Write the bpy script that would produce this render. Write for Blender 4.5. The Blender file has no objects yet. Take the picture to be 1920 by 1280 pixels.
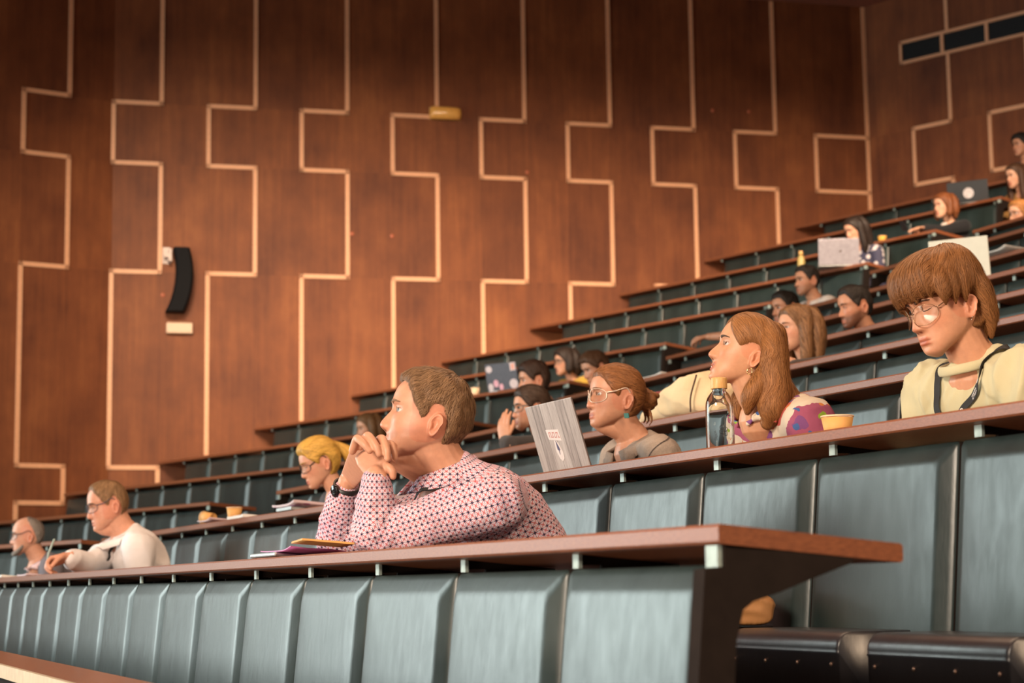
import bpy, bmesh, math, random
import numpy as np
from mathutils import Vector, Matrix, noise
from mathutils.bvhtree import BVHTree

scene = bpy.context.scene
COL = scene.collection
U = 0.50                     # panel half pitch in metres; hall plan is laid out in this unit
ZC = 1.45                    # camera height above the front floor

# ------------------------------------------------------------------ camera
F_PX, PIT, ROL = 3517.35, 0.1298, -0.0133
def V(*a): return np.array(a, float)
CP, SP, CR, SR = math.cos(PIT), math.sin(PIT), math.cos(ROL), math.sin(ROL)
_fw = V(0, CP, SP); _up = V(0, -SP, CP); _rt = V(1, 0, 0)
_r2 = CR*_rt + SR*_up; _u2 = -SR*_rt + CR*_up
cam_data = bpy.data.cameras.new('camera')
cam = bpy.data.objects.new('camera', cam_data); COL.objects.link(cam)
cam.matrix_world = Matrix(((_r2[0], _u2[0], -_fw[0], 0), (_r2[1], _u2[1], -_fw[1], 0), (_r2[2], _u2[2], -_fw[2], ZC), (0, 0, 0, 1)))
cam_data.sensor_width = 36.0; cam_data.lens = F_PX/1920*36
cam_data.clip_start = 0.05; cam_data.clip_end = 200
cam_data.dof.use_dof = True; cam_data.dof.focus_distance = 5.1; cam_data.dof.aperture_fstop = 5.2
scene.camera = cam

# ------------------------------------------------------------------ light and exposure
scene.view_settings.view_transform = 'Standard'; scene.view_settings.look = 'None'
scene.view_settings.exposure = 0.0; scene.view_settings.gamma = 1.0
scene.view_settings.use_curve_mapping = False
try:
    scene.cycles.use_denoising = True
    scene.cycles.max_bounces = 6; scene.cycles.diffuse_bounces = 3; scene.cycles.glossy_bounces = 3
    scene.cycles.transmission_bounces = 6; scene.cycles.transparent_max_bounces = 8
    scene.cycles.sample_clamp_indirect = 4.0
    scene.cycles.use_adaptive_sampling = True; scene.cycles.adaptive_threshold = 0.02
except Exception: pass
world = bpy.data.worlds.new('hall_air'); scene.world = world; world.use_nodes = True
world.node_tree.nodes['Background'].inputs[0].default_value = (0.62, 0.50, 0.44, 1)
world.node_tree.nodes['Background'].inputs[1].default_value = 0.26

def area_light(name, loc, target, sx, sy, power, col, spread=math.pi):
    d = bpy.data.lights.new(name, 'AREA'); d.shape = 'RECTANGLE'; d.size = sx; d.size_y = sy
    d.energy = power; d.color = col; d.spread = spread
    o = bpy.data.objects.new(name, d); COL.objects.link(o)
    v = Vector(target)-Vector(loc); o.location = loc; o.rotation_euler = v.to_track_quat('-Z', 'Y').to_euler()
    return o
def spot_light(name, loc, target, power, col, size, blend, rad):
    d = bpy.data.lights.new(name, 'SPOT'); d.energy = power; d.color = col; d.spot_size = size; d.spot_blend = blend; d.shadow_soft_size = rad
    o = bpy.data.objects.new(name, d); COL.objects.link(o)
    v = Vector(target)-Vector(loc); o.location = loc; o.rotation_euler = v.to_track_quat('-Z', 'Y').to_euler()
    return o
# assumed sources, all unseen: stage lighting and cool light from the front left, warm downlights over the seating, wall washers
area_light('assumed_stage_light', (-6.2, -3.6, 5.4), (0.5, 7, 2.0), 3.0, 2.0, 1500, (1.0, 0.82, 0.64))  # assumed stage lamp out of view, warm key on the faces
area_light('added_cool_light', (-11.0, 11.4, 3.9), (0.5, 6.0, 1.6), 7.0, 5.6, 1050, (0.86, 1.0, 0.97))  # added cool source, no window built; gives the seat panels their reflections
area_light('low_fill_light', (-5.5, 0.5, 0.7), (1.0, 6, 2.2), 2.5, 0.6, 260, (1.0, 0.78, 0.6))  # added fill from low down, brightens the desk undersides
area_light('assumed_house_light', (4.2, -1.5, 6.5), (0.8, 4.5, 1.5), 2.0, 2.0, 420, (1.0, 0.72, 0.48))  # assumed warm lamp right of the camera, added to light the desk ends
area_light('assumed_ceiling_light', (1.5, 8, 7.9), (1.5, 8, 0), 8.0, 3.0, 380, (1.0, 0.72, 0.48))  # assumed downlights above the seating, not in view
area_light('assumed_wall_washer', (1.0, 10.6, 7.7), (1.0, 19.2, 3.7), 9.5, 0.4, 270, (1.0, 0.74, 0.52), math.radians(46))  # assumed washer out of view, lights the left wall below its cut-off


# ------------------------------------------------------------------ helpers
def ray(x, y):
    a = x-960; b = y-640
    px = a*CR+b*SR; py = -a*SR+b*CR
    cx, cz = px/F_PX, -py/F_PX
    return V(cx, CP-cz*SP, SP+cz*CP)
CAMP = V(0, 0, ZC)
AC = math.radians(23.0); NC = V(math.cos(AC), math.sin(AC), 0); TC = V(-math.sin(AC), math.cos(AC), 0)
AL = math.radians(36.8); NL = V(math.cos(AL), math.sin(AL), 0); TL = V(-math.sin(AL), math.cos(AL), 0)
AR = math.radians(22.2); NR = V(math.cos(AR), math.sin(AR), 0); TR = V(-math.sin(AR), math.cos(AR), 0)
def at_q(x, y, q, n=NC):          # point on the vertical plane q (units) behind an image point
    r = ray(x, y); return CAMP + r*(q*U/(r@n))
def at_d(x, y, d):                # point at depth d metres
    return CAMP + ray(x, y)*d
def PC(q, t, z=0.0): return (NC*q+TC*t)*U + V(0, 0, ZC+z*U)
def PL(p, s, z=0.0): return (NL*p+TL*s)*U + V(0, 0, ZC+z*U)

class MB:
    def __init__(s): s.v = []; s.f = []; s.m = []; s.sm = []
    def add(s, vs, fs, mi=0, smooth=False):
        b = len(s.v); s.v += [tuple(map(float, p)) for p in vs]
        for f in fs: s.f.append(tuple(i+b for i in f)); s.m.append(mi); s.sm.append(smooth)
        return s
    def hexa(s, c, mi=0):          # 8 corners: bottom 4 ccw, top 4 ccw
        return s.add(c, [(3, 2, 1, 0), (4, 5, 6, 7), (0, 1, 5, 4), (1, 2, 6, 5), (2, 3, 7, 6), (3, 0, 4, 7)], mi)
    def box(s, o, ax, ay, az, mi=0):   # o corner, three edge vectors
        o, ax, ay, az = map(lambda q: np.array(q, float), (o, ax, ay, az))
        return s.hexa([o, o+ax, o+ax+ay, o+ay, o+az, o+ax+az, o+ax+ay+az, o+ay+az], mi)
    def prism(s, poly, ext, mi=0):     # poly: list of 3d points, ext vector
        n = len(poly); e = np.array(ext, float)
        vs = [np.array(p, float) for p in poly]+[np.array(p, float)+e for p in poly]
        return s.add(vs, [tuple(range(n))[::-1], tuple(range(n, 2*n))]+[(i, (i+1) % n, (i+1) % n+n, i+n) for i in range(n)], mi)
    def grid(s, P, cu=False, cv=False, mi=0, smooth=True, flip=False):   # P array (nu,nv,3)
        nu, nv = P.shape[:2]; fs = []
        for i in range(nu if cu else nu-1):
            for j in range(nv if cv else nv-1):
                a, b, c, d = i*nv+j, ((i+1) % nu)*nv+j, ((i+1) % nu)*nv+(j+1) % nv, i*nv+(j+1) % nv
                fs.append((a, d, c, b) if flip else (a, b, c, d))
        return s.add(P.reshape(-1, 3), fs, mi, smooth)
    def rings(s, R, mi=0, smooth=True):   # list of closed rings, capped at both ends -> closed surface
        R = np.array(R); nu, nv = R.shape[:2]; b = len(s.v)
        s.grid(R, False, True, mi, smooth)
        s.f.append(tuple(b+j for j in range(nv))[::-1][::-1]); s.m.append(mi); s.sm.append(smooth)
        s.f.append(tuple(b+(nu-1)*nv+j for j in range(nv))[::-1]); s.m.append(mi); s.sm.append(smooth)
        return s
    def mesh(s, name):
        me = bpy.data.meshes.new(name); me.from_pydata(s.v, [], s.f)
        me.polygons.foreach_set('material_index', s.m); me.polygons.foreach_set('use_smooth', s.sm)
        me.update(); return me
    def build(s, name, mats, parent=None, fixn=True):
        me = s.mesh(name)
        if fixn:
            bm = bmesh.new(); bm.from_mesh(me); bmesh.ops.recalc_face_normals(bm, faces=bm.faces[:]); bm.to_mesh(me); bm.free()
        return link(name, me, mats, parent)
def link(name, me, mats, parent=None):
    for m in (mats if isinstance(mats, (list, tuple)) else [mats]): me.materials.append(m)
    o = bpy.data.objects.new(name, me); COL.objects.link(o)
    if parent is not None: o.parent = parent; o.matrix_parent_inverse = parent.matrix_world.inverted()
    return o
def empty(name, loc, M=None):
    o = bpy.data.objects.new(name, None); COL.objects.link(o); o.empty_display_size = 0.1
    o.matrix_world = Matrix.Translation(Vector(loc)) if M is None else M
    return o
def tag(o, label=None, cat=None, group=None, kind=None):
    if label: o['label'] = label
    if cat: o['category'] = cat
    if group: o['group'] = group
    if kind: o['kind'] = kind
    return o
def bevel(o, w, seg=2, ang=0.6):
    m = o.modifiers.new('bevel', 'BEVEL'); m.width = w; m.segments = seg; m.limit_method = 'ANGLE'; m.angle_limit = ang
    return o
ORD = ['first', 'second', 'third', 'fourth', 'fifth', 'sixth', 'seventh', 'eighth', 'ninth', 'tenth', 'eleventh', 'twelfth', 'thirteenth', 'fourteenth', 'fifteenth', 'sixteenth', 'seventeenth', 'eighteenth', 'nineteenth', 'twentieth', 'twenty-first', 'twenty-second', 'twenty-third', 'twenty-fourth', 'twenty-fifth']

# ------------------------------------------------------------------ materials
class NT:
    def __init__(s, name):
        s.m = bpy.data.materials.new(name); s.m.use_nodes = True; s.t = s.m.node_tree
        s.bs = s.t.nodes['Principled BSDF']
    def n(s, ty, **kw):
        nd = s.t.nodes.new(ty)
        for k, v in kw.items():
            if k.startswith('i_'):
                key = k[2:]; nd.inputs[int(key) if key.isdigit() else key.replace('_', ' ')].default_value = v
            else: setattr(nd, k, v)
        return nd
    def l(s, a, b): s.t.links.new(a, b)
    def ramp(s, fac, stops, interp='LINEAR'):
        r = s.n('ShaderNodeValToRGB'); e = r.color_ramp.elements; r.color_ramp.interpolation = interp
        while len(e) < len(stops): e.new(0.5)
        for x, (p, c) in zip(e, stops): x.position = p; x.color = (*c, 1)
        s.l(fac, r.inputs[0]); return r.outputs[0]
    def mix(s, fac, a, b, mode='MIX'):
        m = s.n('ShaderNodeMix', data_type='RGBA', blend_type=mode)
        for val, k in ((fac, 0), (a, 6), (b, 7)):
            if hasattr(val, 'is_linked') or hasattr(val, 'links'): s.l(val, m.inputs[k])
            elif k == 0: m.inputs[0].default_value = val
            else: m.inputs[k].default_value = (*val, 1)
        return m.outputs[2]
    def math(s, op, a, b=0.0, c=0.0):
        m = s.n('ShaderNodeMath', operation=op)
        for i, val in enumerate((a, b, c)):
            if hasattr(val, 'links'): s.l(val, m.inputs[i])
            else: m.inputs[i].default_value = val
        return m.outputs[0]
    def coord(s, kind='Object', scale=(1, 1, 1), rot=(0, 0, 0)):
        tc = s.n('ShaderNodeTexCoord'); mp = s.n('ShaderNodeMapping')
        mp.inputs['Scale'].default_value = scale; mp.inputs['Rotation'].default_value = rot
        s.l(tc.outputs[kind], mp.inputs[0]); return mp.outputs[0]
    def noise(s, vec, scale, det=4, rough=0.55, out=0):
        nd = s.n('ShaderNodeTexNoise'); nd.inputs['Scale'].default_value = scale; nd.inputs['Detail'].default_value = det; nd.inputs['Roughness'].default_value = rough
        s.l(vec, nd.inputs['Vector']); return nd.outputs[out]
    def set(s, **kw):
        for k, v in kw.items():
            i = s.bs.inputs[k.replace('_', ' ')]
            if hasattr(v, 'links'): s.l(v, i)
            elif isinstance(v, tuple): i.default_value = (*v, 1)
            else: i.default_value = v
        return s
    def bump(s, h, strength=0.3, dist=0.01):
        b = s.n('ShaderNodeBump'); b.inputs['Strength'].default_value = strength; b.inputs['Distance'].default_value = dist
        s.l(h, b.inputs['Height']); s.l(b.outputs[0], s.bs.inputs['Normal']); return s
def srgb(r, g, b): 
    f = lambda c: (c/255/12.92) if c/255 <= 0.04045 else ((c/255+0.055)/1.055)**2.4
    return (f(r), f(g), f(b))
def plain(name, col, rough=0.5, metal=0.0, var=0.12, scale=30, bump=0.0, coat=0.0, spec=0.5, kind='Object'):
    t = NT(name); co = t.coord(kind)
    nz = t.noise(co, scale)
    c = t.ramp(nz, [(0.3, tuple(x*(1-var) for x in col)), (0.7, tuple(min(1, x*(1+var)) for x in col))])
    t.set(Base_Color=c, Roughness=rough, Metallic=metal, Coat_Weight=coat, Specular_IOR_Level=spec)
    if bump: t.bump(t.noise(co, scale*4, 3), bump, 0.002)
    return t.m
def wood(name, dark, light, axis_scale, rough=0.3, coat=0.3, kind='Object', rot=(0, 0, 0), tone=None):
    t = NT(name); co = t.coord(kind, axis_scale, rot)
    a = t.noise(co, 6, 6, 0.6); b = t.noise(co, 40, 3, 0.7)
    f = t.math('ADD', t.math('MULTIPLY', a, 0.65), t.math('MULTIPLY', b, 0.35))
    c = t.ramp(f, [(0.32, dark), (0.68, light)])
    t.set(Base_Color=c, Roughness=rough, Coat_Weight=coat, Coat_Roughness=0.25)
    t.bump(f, 0.08, 0.003)
    return t.m

# ------------------------------------------------------------------ hall shell
WO = V(-9.3576, 38.5832, 0)*U; WA = 1.3244; WD = V(math.sin(WA), math.cos(WA), 0)
UC = 18.3506; WR = 2.3524; WRD = V(math.sin(WR), math.cos(WR), 0)
W0 = 0.9903; W0D = V(math.sin(W0), math.cos(W0), 0)
HZ = [10.3152, 9.0013, 6.6712, 2.5512, 1.80]; HC = 13.4917
SEAM = WO+WD*U*1.0; CORNER = WO+WD*U*UC
ZB = ZC-5.2*U
def wall_mat(name, off, p):
    t = NT(name); tc = t.n('ShaderNodeTexCoord'); sx = t.n('ShaderNodeSeparateXYZ'); t.l(tc.outputs['Object'], sx.inputs[0])
    u = t.math('DIVIDE', sx.outputs[0], U*p); u = t.math('ADD', u, off); cu = t.math('FLOOR', u)
    zz = None
    for h in HZ[:4]:
        g = t.math('GREATER_THAN', sx.outputs[2], ZC+h*U); zz = g if zz is None else t.math('ADD', zz, g)
    cb = t.n('ShaderNodeCombineXYZ'); t.l(cu, cb.inputs[0]); t.l(zz, cb.inputs[1])
    wn = t.n('ShaderNodeTexWhiteNoise', noise_dimensions='2D'); t.l(cb.outputs[0], wn.inputs[0])
    mp = t.n('ShaderNodeMapping'); mp.inputs['Scale'].default_value = (9, 9, 0.55); t.l(tc.outputs['Object'], mp.inputs[0])
    av = t.n('ShaderNodeVectorMath', operation='ADD'); t.l(mp.outputs[0], av.inputs[0]); t.l(wn.outputs['Color'], av.inputs[1])
    grain = t.noise(av.outputs[0], 2.2, 5, 0.5)
    mp2 = t.n('ShaderNodeMapping'); mp2.inputs['Scale'].default_value = (1.1, 1.1, 0.8); t.l(tc.outputs['Object'], mp2.inputs[0])
    bl = t.noise(mp2.outputs[0], 1.6, 4, 0.6)
    f = t.math('ADD', t.math('MULTIPLY', grain, 0.30), t.math('MULTIPLY', bl, 0.80))
    c = t.ramp(f, [(0.34, (0.110, 0.034, 0.0150)), (0.58, (0.205, 0.066, 0.024)), (0.84, (0.325, 0.118, 0.040))])
    tone = t.ramp(wn.outputs['Value'], [(0, (0.84, 0.80, 0.82)), (1, (1.1, 1.08, 1.04))])
    c = t.mix(1.0, c, tone, 'MULTIPLY')
    fr = t.math('FRACT', u); e = t.math('ABSOLUTE', t.math('SUBTRACT', fr, 0.5))
    seam = t.math('GREATER_THAN', e, 0.495)
    c = t.mix(t.math('MULTIPLY', seam, 0.35), c, (0.05, 0.015, 0.008))
    t.set(Base_Color=c, Roughness=0.55, Specular_IOR_Level=0.28)
    return t.m
m_strip = plain('pale_batten', srgb(226, 170, 130), 0.5, var=0.05)
m_ceil = plain('ceiling_board', srgb(150, 95, 75), 0.7)
def wallframe(o, d):
    n = np.cross(d, V(0, 0, 1))         # horizontal normal
    M = Matrix(((d[0], -n[0], 0, o[0]), (d[1], -n[1], 0, o[1]), (d[2], -n[2], 1, 0), (0, 0, 0, 1)))
    return M                             # local x along wall, local -y towards the hall, z up
def wall(name, M, x0, x1, mat, label):
    b = MB(); b.box((x0, 0, ZB), (x1-x0, 0, 0), (0, 0.2, 0), (0, 0, ZC+HC*U-ZB))
    o = b.build(name, mat); o.matrix_world = M; tag(o, label, 'wall', kind='structure'); return o
ML = wallframe(WO, WD); MR = wallframe(CORNER, WRD); M0 = wallframe(SEAM, W0D)
wall('wall_left', ML, U*1.0, U*UC+0.1, wall_mat('mahogany_panelling', 0.0, 1), 'tall mahogany panelled side wall with pale zigzag battens')
wall('wall_back', MR, 0, U*20, wall_mat('mahogany_panelling_back', -0.2304, 0.9883), 'mahogany panelled back wall with black grille, right of the corner')
wall('wall_front', M0, -U*16, 0, wall_mat('mahogany_panelling_front', 0.0, 0.9737), 'mahogany panelled wall angled towards the stage, far left')
tn = [0]
def strip(M, pts, w=0.092*U):
    tn[0] += 1; b = MB(); h = w/2
    for (a, z0), (c, z1) in zip(pts[:-1], pts[1:]):
        x0, x1 = sorted((a*U, c*U)); y0, y1 = sorted((ZC+z0*U, ZC+z1*U))
        b.box((x0-h, -0.014, y0-h), (x1-x0+w, 0, 0), (0, 0.02, 0), (0, 0, y1-y0+w))
    o = b.build('trim_%d' % tn[0], m_strip); o.matrix_world = M
    tag(o, 'pale wooden batten zigzagging over the mahogany wall', 'trim', kind='structure')
h1, h2, h3, h4, h5 = HZ; TOP = HC-0.06
def zig(M, r, l, last=5):
    p = [(r, TOP), (r, h1), (l, h1), (l, h2), (r, h2), (r, h3), (l, h3), (l, h4), (r, h4)]
    if last == 5: p += [(r, h5), (l, h5), (l, -3)]
    strip(M, p)
for i in range(1, 9):
    zig(ML, 2*i, 2*i-1)
strip(ML, [(UC-0.05, h1), (17, h1), (17, h2), (UC-0.05, h2)])
strip(ML, [(UC-0.04, TOP), (UC-0.04, 5.0)])
q0 = 0.9737
for k in range(0, 4): zig(M0, -(2*k+1)*q0, -(2*k+2)*q0)
ur, pr = 1.2304, 0.985
# right wall zigzags; the first one is cut by the grille
def onwall(x, y, o, d):
    r = ray(x, y); A = np.array([[r[0], -d[0]], [r[1], -d[1]]]); t, u = np.linalg.solve(A, o[:2]); return u, ZC+r[2]*t
gz1 = (onwall(1687, 79, CORNER, WRD)[1]-ZC)/U; gz0 = (onwall(1689, 123, CORNER, WRD)[1]-ZC)/U; gx0 = onwall(1688, 100, CORNER, WRD)[0]
r0 = ur+pr
strip(MR, [(r0, TOP), (r0, gz1)])
strip(MR, [(r0, gz0), (r0, h1), (ur, h1), (ur, h2), (r0, h2), (r0, h3)])
for k in (1, 2, 3):
    l = ur+2*pr*k; r = l+pr
    strip(MR, [(r, gz0), (r, h1), (l, h1), (l, h2), (r, h2), (r, h3)])
# ventilation grille
gr = empty('ventilation_grille', (0, 0, 0), MR @ Matrix.Translation((gx0, 0, ZC+gz0*U)))
tag(gr, 'long black louvred ventilation grille in a pale frame, high on the back wall', 'vent')
gw = 5.2*U; gh = (gz1-gz0)*U; fw = 0.075*U
b = MB()
b.box((0, -0.025, 0), (gw, 0, 0), (0, 0.024, 0), (0, 0, fw)); b.box((0, -0.025, gh-fw), (gw, 0, 0), (0, 0.024, 0), (0, 0, fw))
b.box((0, -0.025, 0), (fw, 0, 0), (0, 0.024, 0), (0, 0, gh)); b.box((gw-fw, -0.025, 0), (fw, 0, 0), (0, 0.024, 0), (0, 0, gh))
m_black = plain('black_metal', (0.012, 0.012, 0.014), 0.5)
def lpart(mb, name, mat, parent):
    o = mb.build(name, mat); o.parent = parent; return o
lpart(b, 'frame', m_strip, gr)
dv = [onwall(x, y, CORNER, WRD)[0]-gx0 for x, y in ((1768, 80), (1851, 50))]; dv.append(2*dv[1]-dv[0])
ed = [fw]+dv+[gw-fw]
for i, d in enumerate(dv):
    b = MB(); b.box((d-fw*0.6, -0.025, fw), (fw*1.2, 0, 0), (0, 0.024, 0), (0, 0, gh-2*fw)); lpart(b, 'mullion', m_strip, gr)
for i in range(len(ed)-1):
    b = MB(); x0, x1 = ed[i]+fw*0.5*(i > 0), ed[i+1]-fw*0.5
    b.box((x0, -0.003, fw), (x1-x0, 0, 0), (0, 0.002, 0), (0, 0, gh-2*fw))
    n = 9
    for k in range(n):
        z = fw+(gh-2*fw)*(k+0.2)/n; b.prism([(x0, -0.018, z), (x0, -0.003, z+0.012), (x0, -0.003, z+0.016), (x0, -0.018, z+0.004)], (x1-x0, 0, 0))
    lpart(b, 'louvre_panel', m_black, gr)
# ceiling and floor
bb_ = MB(); bb_.box((-13, 10, 5.85), (27, 0, 0), (0, 0.15, 0), (0, 0, ZC+HC*U-5.85)); tag(bb_.build('ceiling_light_blocker', m_ceil), 'unseen board added under the ceiling to shade the top of the walls', 'ceiling', kind='structure')  # unseen board, added to keep light off the upper walls
cb = MB(); cb.box((-14, -4, ZC+HC*U), (34, 0, 0), (0, 32, 0), (0, 0, 0.2))
tag(cb.build('ceiling', m_ceil), 'brown ceiling, a sliver at the top right', 'ceiling', kind='structure')

# ------------------------------------------------------------------ rows
RZ = {0: -0.365, 1: 0.169, 2: 0.69, 3: 1.33, 4: 1.99, 5: 2.67, 6: 3.38, 7: 4.11, 8: 4.87, 9: 5.65, 10: 6.45, 11: 7.28, 12: 8.13}
CQ = {1: 2.557, 2: 4.65, 3: 7.0, 4: 9.03, 5: 11.07, 6: 13.0, 7: 14.93, 8: 16.67, 9: 18.68}
LP = {2: 10.3, 3: 13.33, 4: 15.56, 5: 17.45, 6: 19.27, 7: 21.17, 8: 23.0, 9: 24.84, 10: 26.77, 11: 28.64, 12: 30.72}
LE = {2: 23.3, 3: 25.5, 4: 25.0, 5: 24.6, 6: 24.2, 7: 23.9, 8: 23.2, 9: 22.6, 10: 22.65, 11: 22.6, 12: 22.6}
CE = 24.75; SPC = 1.093
CT0 = {1: 4.735, 2: 3.3, 3: 6.2, 4: 8.6, 5: 11.0, 6: 13.4, 7: 15.6, 8: 18.0, 9: 20.5}
def hit(p, o, d):   # s along TL where the row line p meets a wall through o
    # NL.(o+d u)=p
    u = (p*U-o@NL)/(d@NL); return (o+d*u)@TL/U, u
def lend(p):
    s1, u1 = hit(p, WO, WD); s0, u0 = hit(p, SEAM, W0D)
    return (s1 if u1 >= U else s0)-0.1
m_desk = wood('mahogany_desk', (0.125, 0.036, 0.015), (0.29, 0.098, 0.038), (14, 14, 60), 0.45, 0.05)
m_vinyl = None
def vinyl(name, c0, c1, rough):
    t = NT(name); co = t.coord('Object', (1, 1, 0.35)); oi = t.n('ShaderNodeObjectInfo')
    ad = t.n('ShaderNodeVectorMath', operation='ADD'); t.l(co, ad.inputs[0]); t.l(oi.outputs['Location'], ad.inputs[1])
    a = t.noise(ad.outputs[0], 6, 5, 0.6); f = t.noise(co, 160, 3, 0.7); w = t.noise(ad.outputs[0], 30, 5, 0.65)
    t.set(Base_Color=t.ramp(a, [(0.3, c0), (0.7, c1)]), Roughness=t.math('ADD', t.math('MULTIPLY', w, 0.22), rough-0.11), Specular_IOR_Level=0.6)
    h = t.math('ADD', t.math('MULTIPLY', f, 0.25), t.math('MULTIPLY', w, 0.75))
    t.bump(h, 0.16, 0.004); return t.m
m_vinyl = vinyl('dark_green_vinyl', (0.009, 0.018, 0.018), (0.020, 0.034, 0.033), 0.37)
m_seatv = vinyl('black_vinyl', (0.012, 0.012, 0.015), (0.02, 0.02, 0.024), 0.34)
m_dark = plain('dark_stained_panel', (0.016, 0.011, 0.009), 0.85, spec=0.08)
m_brk = plain('grey_green_steel', (0.30, 0.36, 0.33), 0.45, 0.2, var=0.2, scale=60)
m_floor = plain('dark_floor_covering', (0.045, 0.03, 0.025), 0.7)
m_bolt = plain('steel_bolt', (0.6, 0.58, 0.56), 0.3, 0.9)
m_stud = plain('bronze_stud', (0.30, 0.20, 0.15), 0.4, 0.8)

def frameM(n, t, q, tt, z):
    P = (n*q+t*tt)*U+V(0, 0, ZC+z*U)
    return Matrix(((n[0], t[0], 0, P[0]), (n[1], t[1], 0, P[1]), (0, 0, 1, P[2]), (0, 0, 0, 1)))

# floors, stepped
fb = MB()
FZ = {k: RZ[k]-1.48 for k in RZ}; FZ[0] = RZ[1]-1.48-0.5
def slab(n, t, q0, q1, t0, t1, z):
    c = [(n*q+t*s)*U for q, s in ((q0, t0), (q1, t0), (q1, t1), (q0, t1))]
    fb.hexa([V(p[0], p[1], ZB) for p in c]+[V(p[0], p[1], ZC+z*U) for p in c])
slab(NR, TR, -6, CQ[1]+0.05, -3, 26, FZ[0]); slab(NR, TR, CQ[1]+0.05, CQ[2]+0.05, -3, 26, FZ[1])
for k in range(2, 10):
    slab(NC, TC, CQ[k]+0.05, CQ.get(k+1, CQ[9]+2.0)+0.05, min(CT0[k], 4)-2, CE+1.9, FZ[k])
for k in range(2, 13):
    slab(NL, TL, LP[k]+0.05, LP.get(k+1, LP[12]+1.6)+0.05, LE[k]-1.7, lend(LP[k])+ (0.0), FZ[k])
tag(fb.build('floor', m_floor), 'dark stepped floor under the rows of seats', 'floor', kind='structure')

# ---- shared meshes for seats (local frame: x back, y along the row, z up; origin at panel top front centre)
def seatback_mesh(w, h, th, bv, tilt):
    b = MB(); n = []
    tl = math.tan(tilt)
    def P(x, y, z): return (x + z*tl*-1*-1, y, z)     # z negative going down -> x moves forward
    # front face inset, bevelled ring, rim, back
    hw = w/2
    rim = [(-hw, 0), (hw, 0), (hw, -h), (-hw, -h)]
    def ring(ins, x, rad, segs=4):
        pts = []
        for (cy, cz, a0) in ((hw-ins-rad, -ins-rad, 0), (-hw+ins+rad, -ins-rad, 90), (-hw+ins+rad, -h+ins+rad, 180), (hw-ins-rad, -h+ins+rad, 270)):
            for i in range(segs+1):
                a = math.radians(a0+90*i/segs); y, z = cy+rad*math.cos(a), cz+rad*math.sin(a); pts.append(P(x, y, z))
        return pts
    R = [ring(0.004, th, 0.01), ring(0, th-0.005, 0.010), ring(0, bv*0.60, 0.010), ring(bv*0.10, bv*0.47, 0.012), ring(bv*0.30, bv*0.36, 0.016), ring(bv*0.80, bv*0.09, 0.020), ring(bv*0.98, bv*0.015, 0.022), ring(bv*1.15, 0.0, 0.024), ring(bv*2.0, -0.001, 0.03), ring(min(hw*.6, bv*3.5), -0.002, 0.03)]
    b.rings(R, 0, True); nv = len(R[0]); b.m[:2*nv] = [1]*(2*nv); b.m[-2:-1] = [1]
    return b
SB = seatback_mesh(0.982*SPC*U, 1.12*U, 0.05, 0.042, math.radians(5.5)).mesh('backrest')
bmx = bmesh.new(); bmx.from_mesh(SB); bmesh.ops.recalc_face_normals(bmx, faces=bmx.faces[:]); bmx.to_mesh(SB); bmx.free()
SB.materials.append(m_vinyl); SB.materials.append(m_dark)
# folded seat pan: padded block with a rounded front edge and a studded lower face, local origin same
def pan_mesh():
    b = MB(); w = 0.446; d = 0.190; h = 0.28
    def prof(ins):   # outline in (x,z), x forward negative
        pts = []
        r = 0.034
        for (cx, cz, a0) in ((-d+r, -r, 90), ):
            for i in range(7):
                a = math.radians(90+90*i/6); pts.append((cx+r*math.cos(a), cz+r*math.sin(a)))
        pts += [(-d, -0.040), (-d-0.002, -0.043), (-d+0.001, -0.046), (-d+0.004, -h), (0, -h), (0, -0.012), (-0.012, 0)]
        return pts
    base = prof(0); R = []
    for y, s in ((-w/2, 0.965), (-w/2+0.004, 0.99), (-w/2+0.012, 1), (w/2-0.012, 1), (w/2-0.004, 0.99), (w/2, 0.965)):
        R.append([(-d/2+(x+d/2)*s, y, -h/2+(z+h/2)*(1-(1-s)*0.35)) for x, z in base])
    b.rings(R, 0, True); return b
PAN = pan_mesh().mesh('seat_pan'); PAN.materials.append(m_seatv)
bmx = bmesh.new(); bmx.from_mesh(PAN); bmesh.ops.recalc_face_normals(bmx, faces=bmx.faces[:]); bmx.to_mesh(PAN); bmx.free()
def stud_mesh():
    b = MB(); n = 8; R = []
    for x, r in ((0.002, 0.0045), (-0.0005, 0.0045), (-0.002, 0.003), (-0.0026, 0.001)):
        R.append([(x, r*math.cos(2*math.pi*i/n), r*math.sin(2*math.pi*i/n)) for i in range(n)])
    b.rings(R); return b.mesh('stud')
STUD = stud_mesh(); STUD.materials.append(m_stud)
SEAT_N = {}
def pad_mesh():
    b = MB(); R = []
    for y, k in ((-0.2, .90), (-0.19, .97), (-0.17, 1), (0.17, 1), (0.19, .97), (0.2, .90)):
        R.append([(x*k-.24*(1-k), y, z*(1-(1-k)*3)) for x, z in ((-.46, -.045), (-.475, -.02), (-.47, -.006), (-.45, 0), (-.06, 0), (-.05, -.01), (-.05, -.06), (-.06, -.07), (-.44, -.07))])
    b.rings(R, 0, True); return b
PAD = pad_mesh().mesh('seat_pan'); PAD.materials.append(m_seatv)
bmx = bmesh.new(); bmx.from_mesh(PAD); bmesh.ops.recalc_face_normals(bmx, faces=bmx.faces[:]); bmx.to_mesh(PAD); bmx.free()
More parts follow.
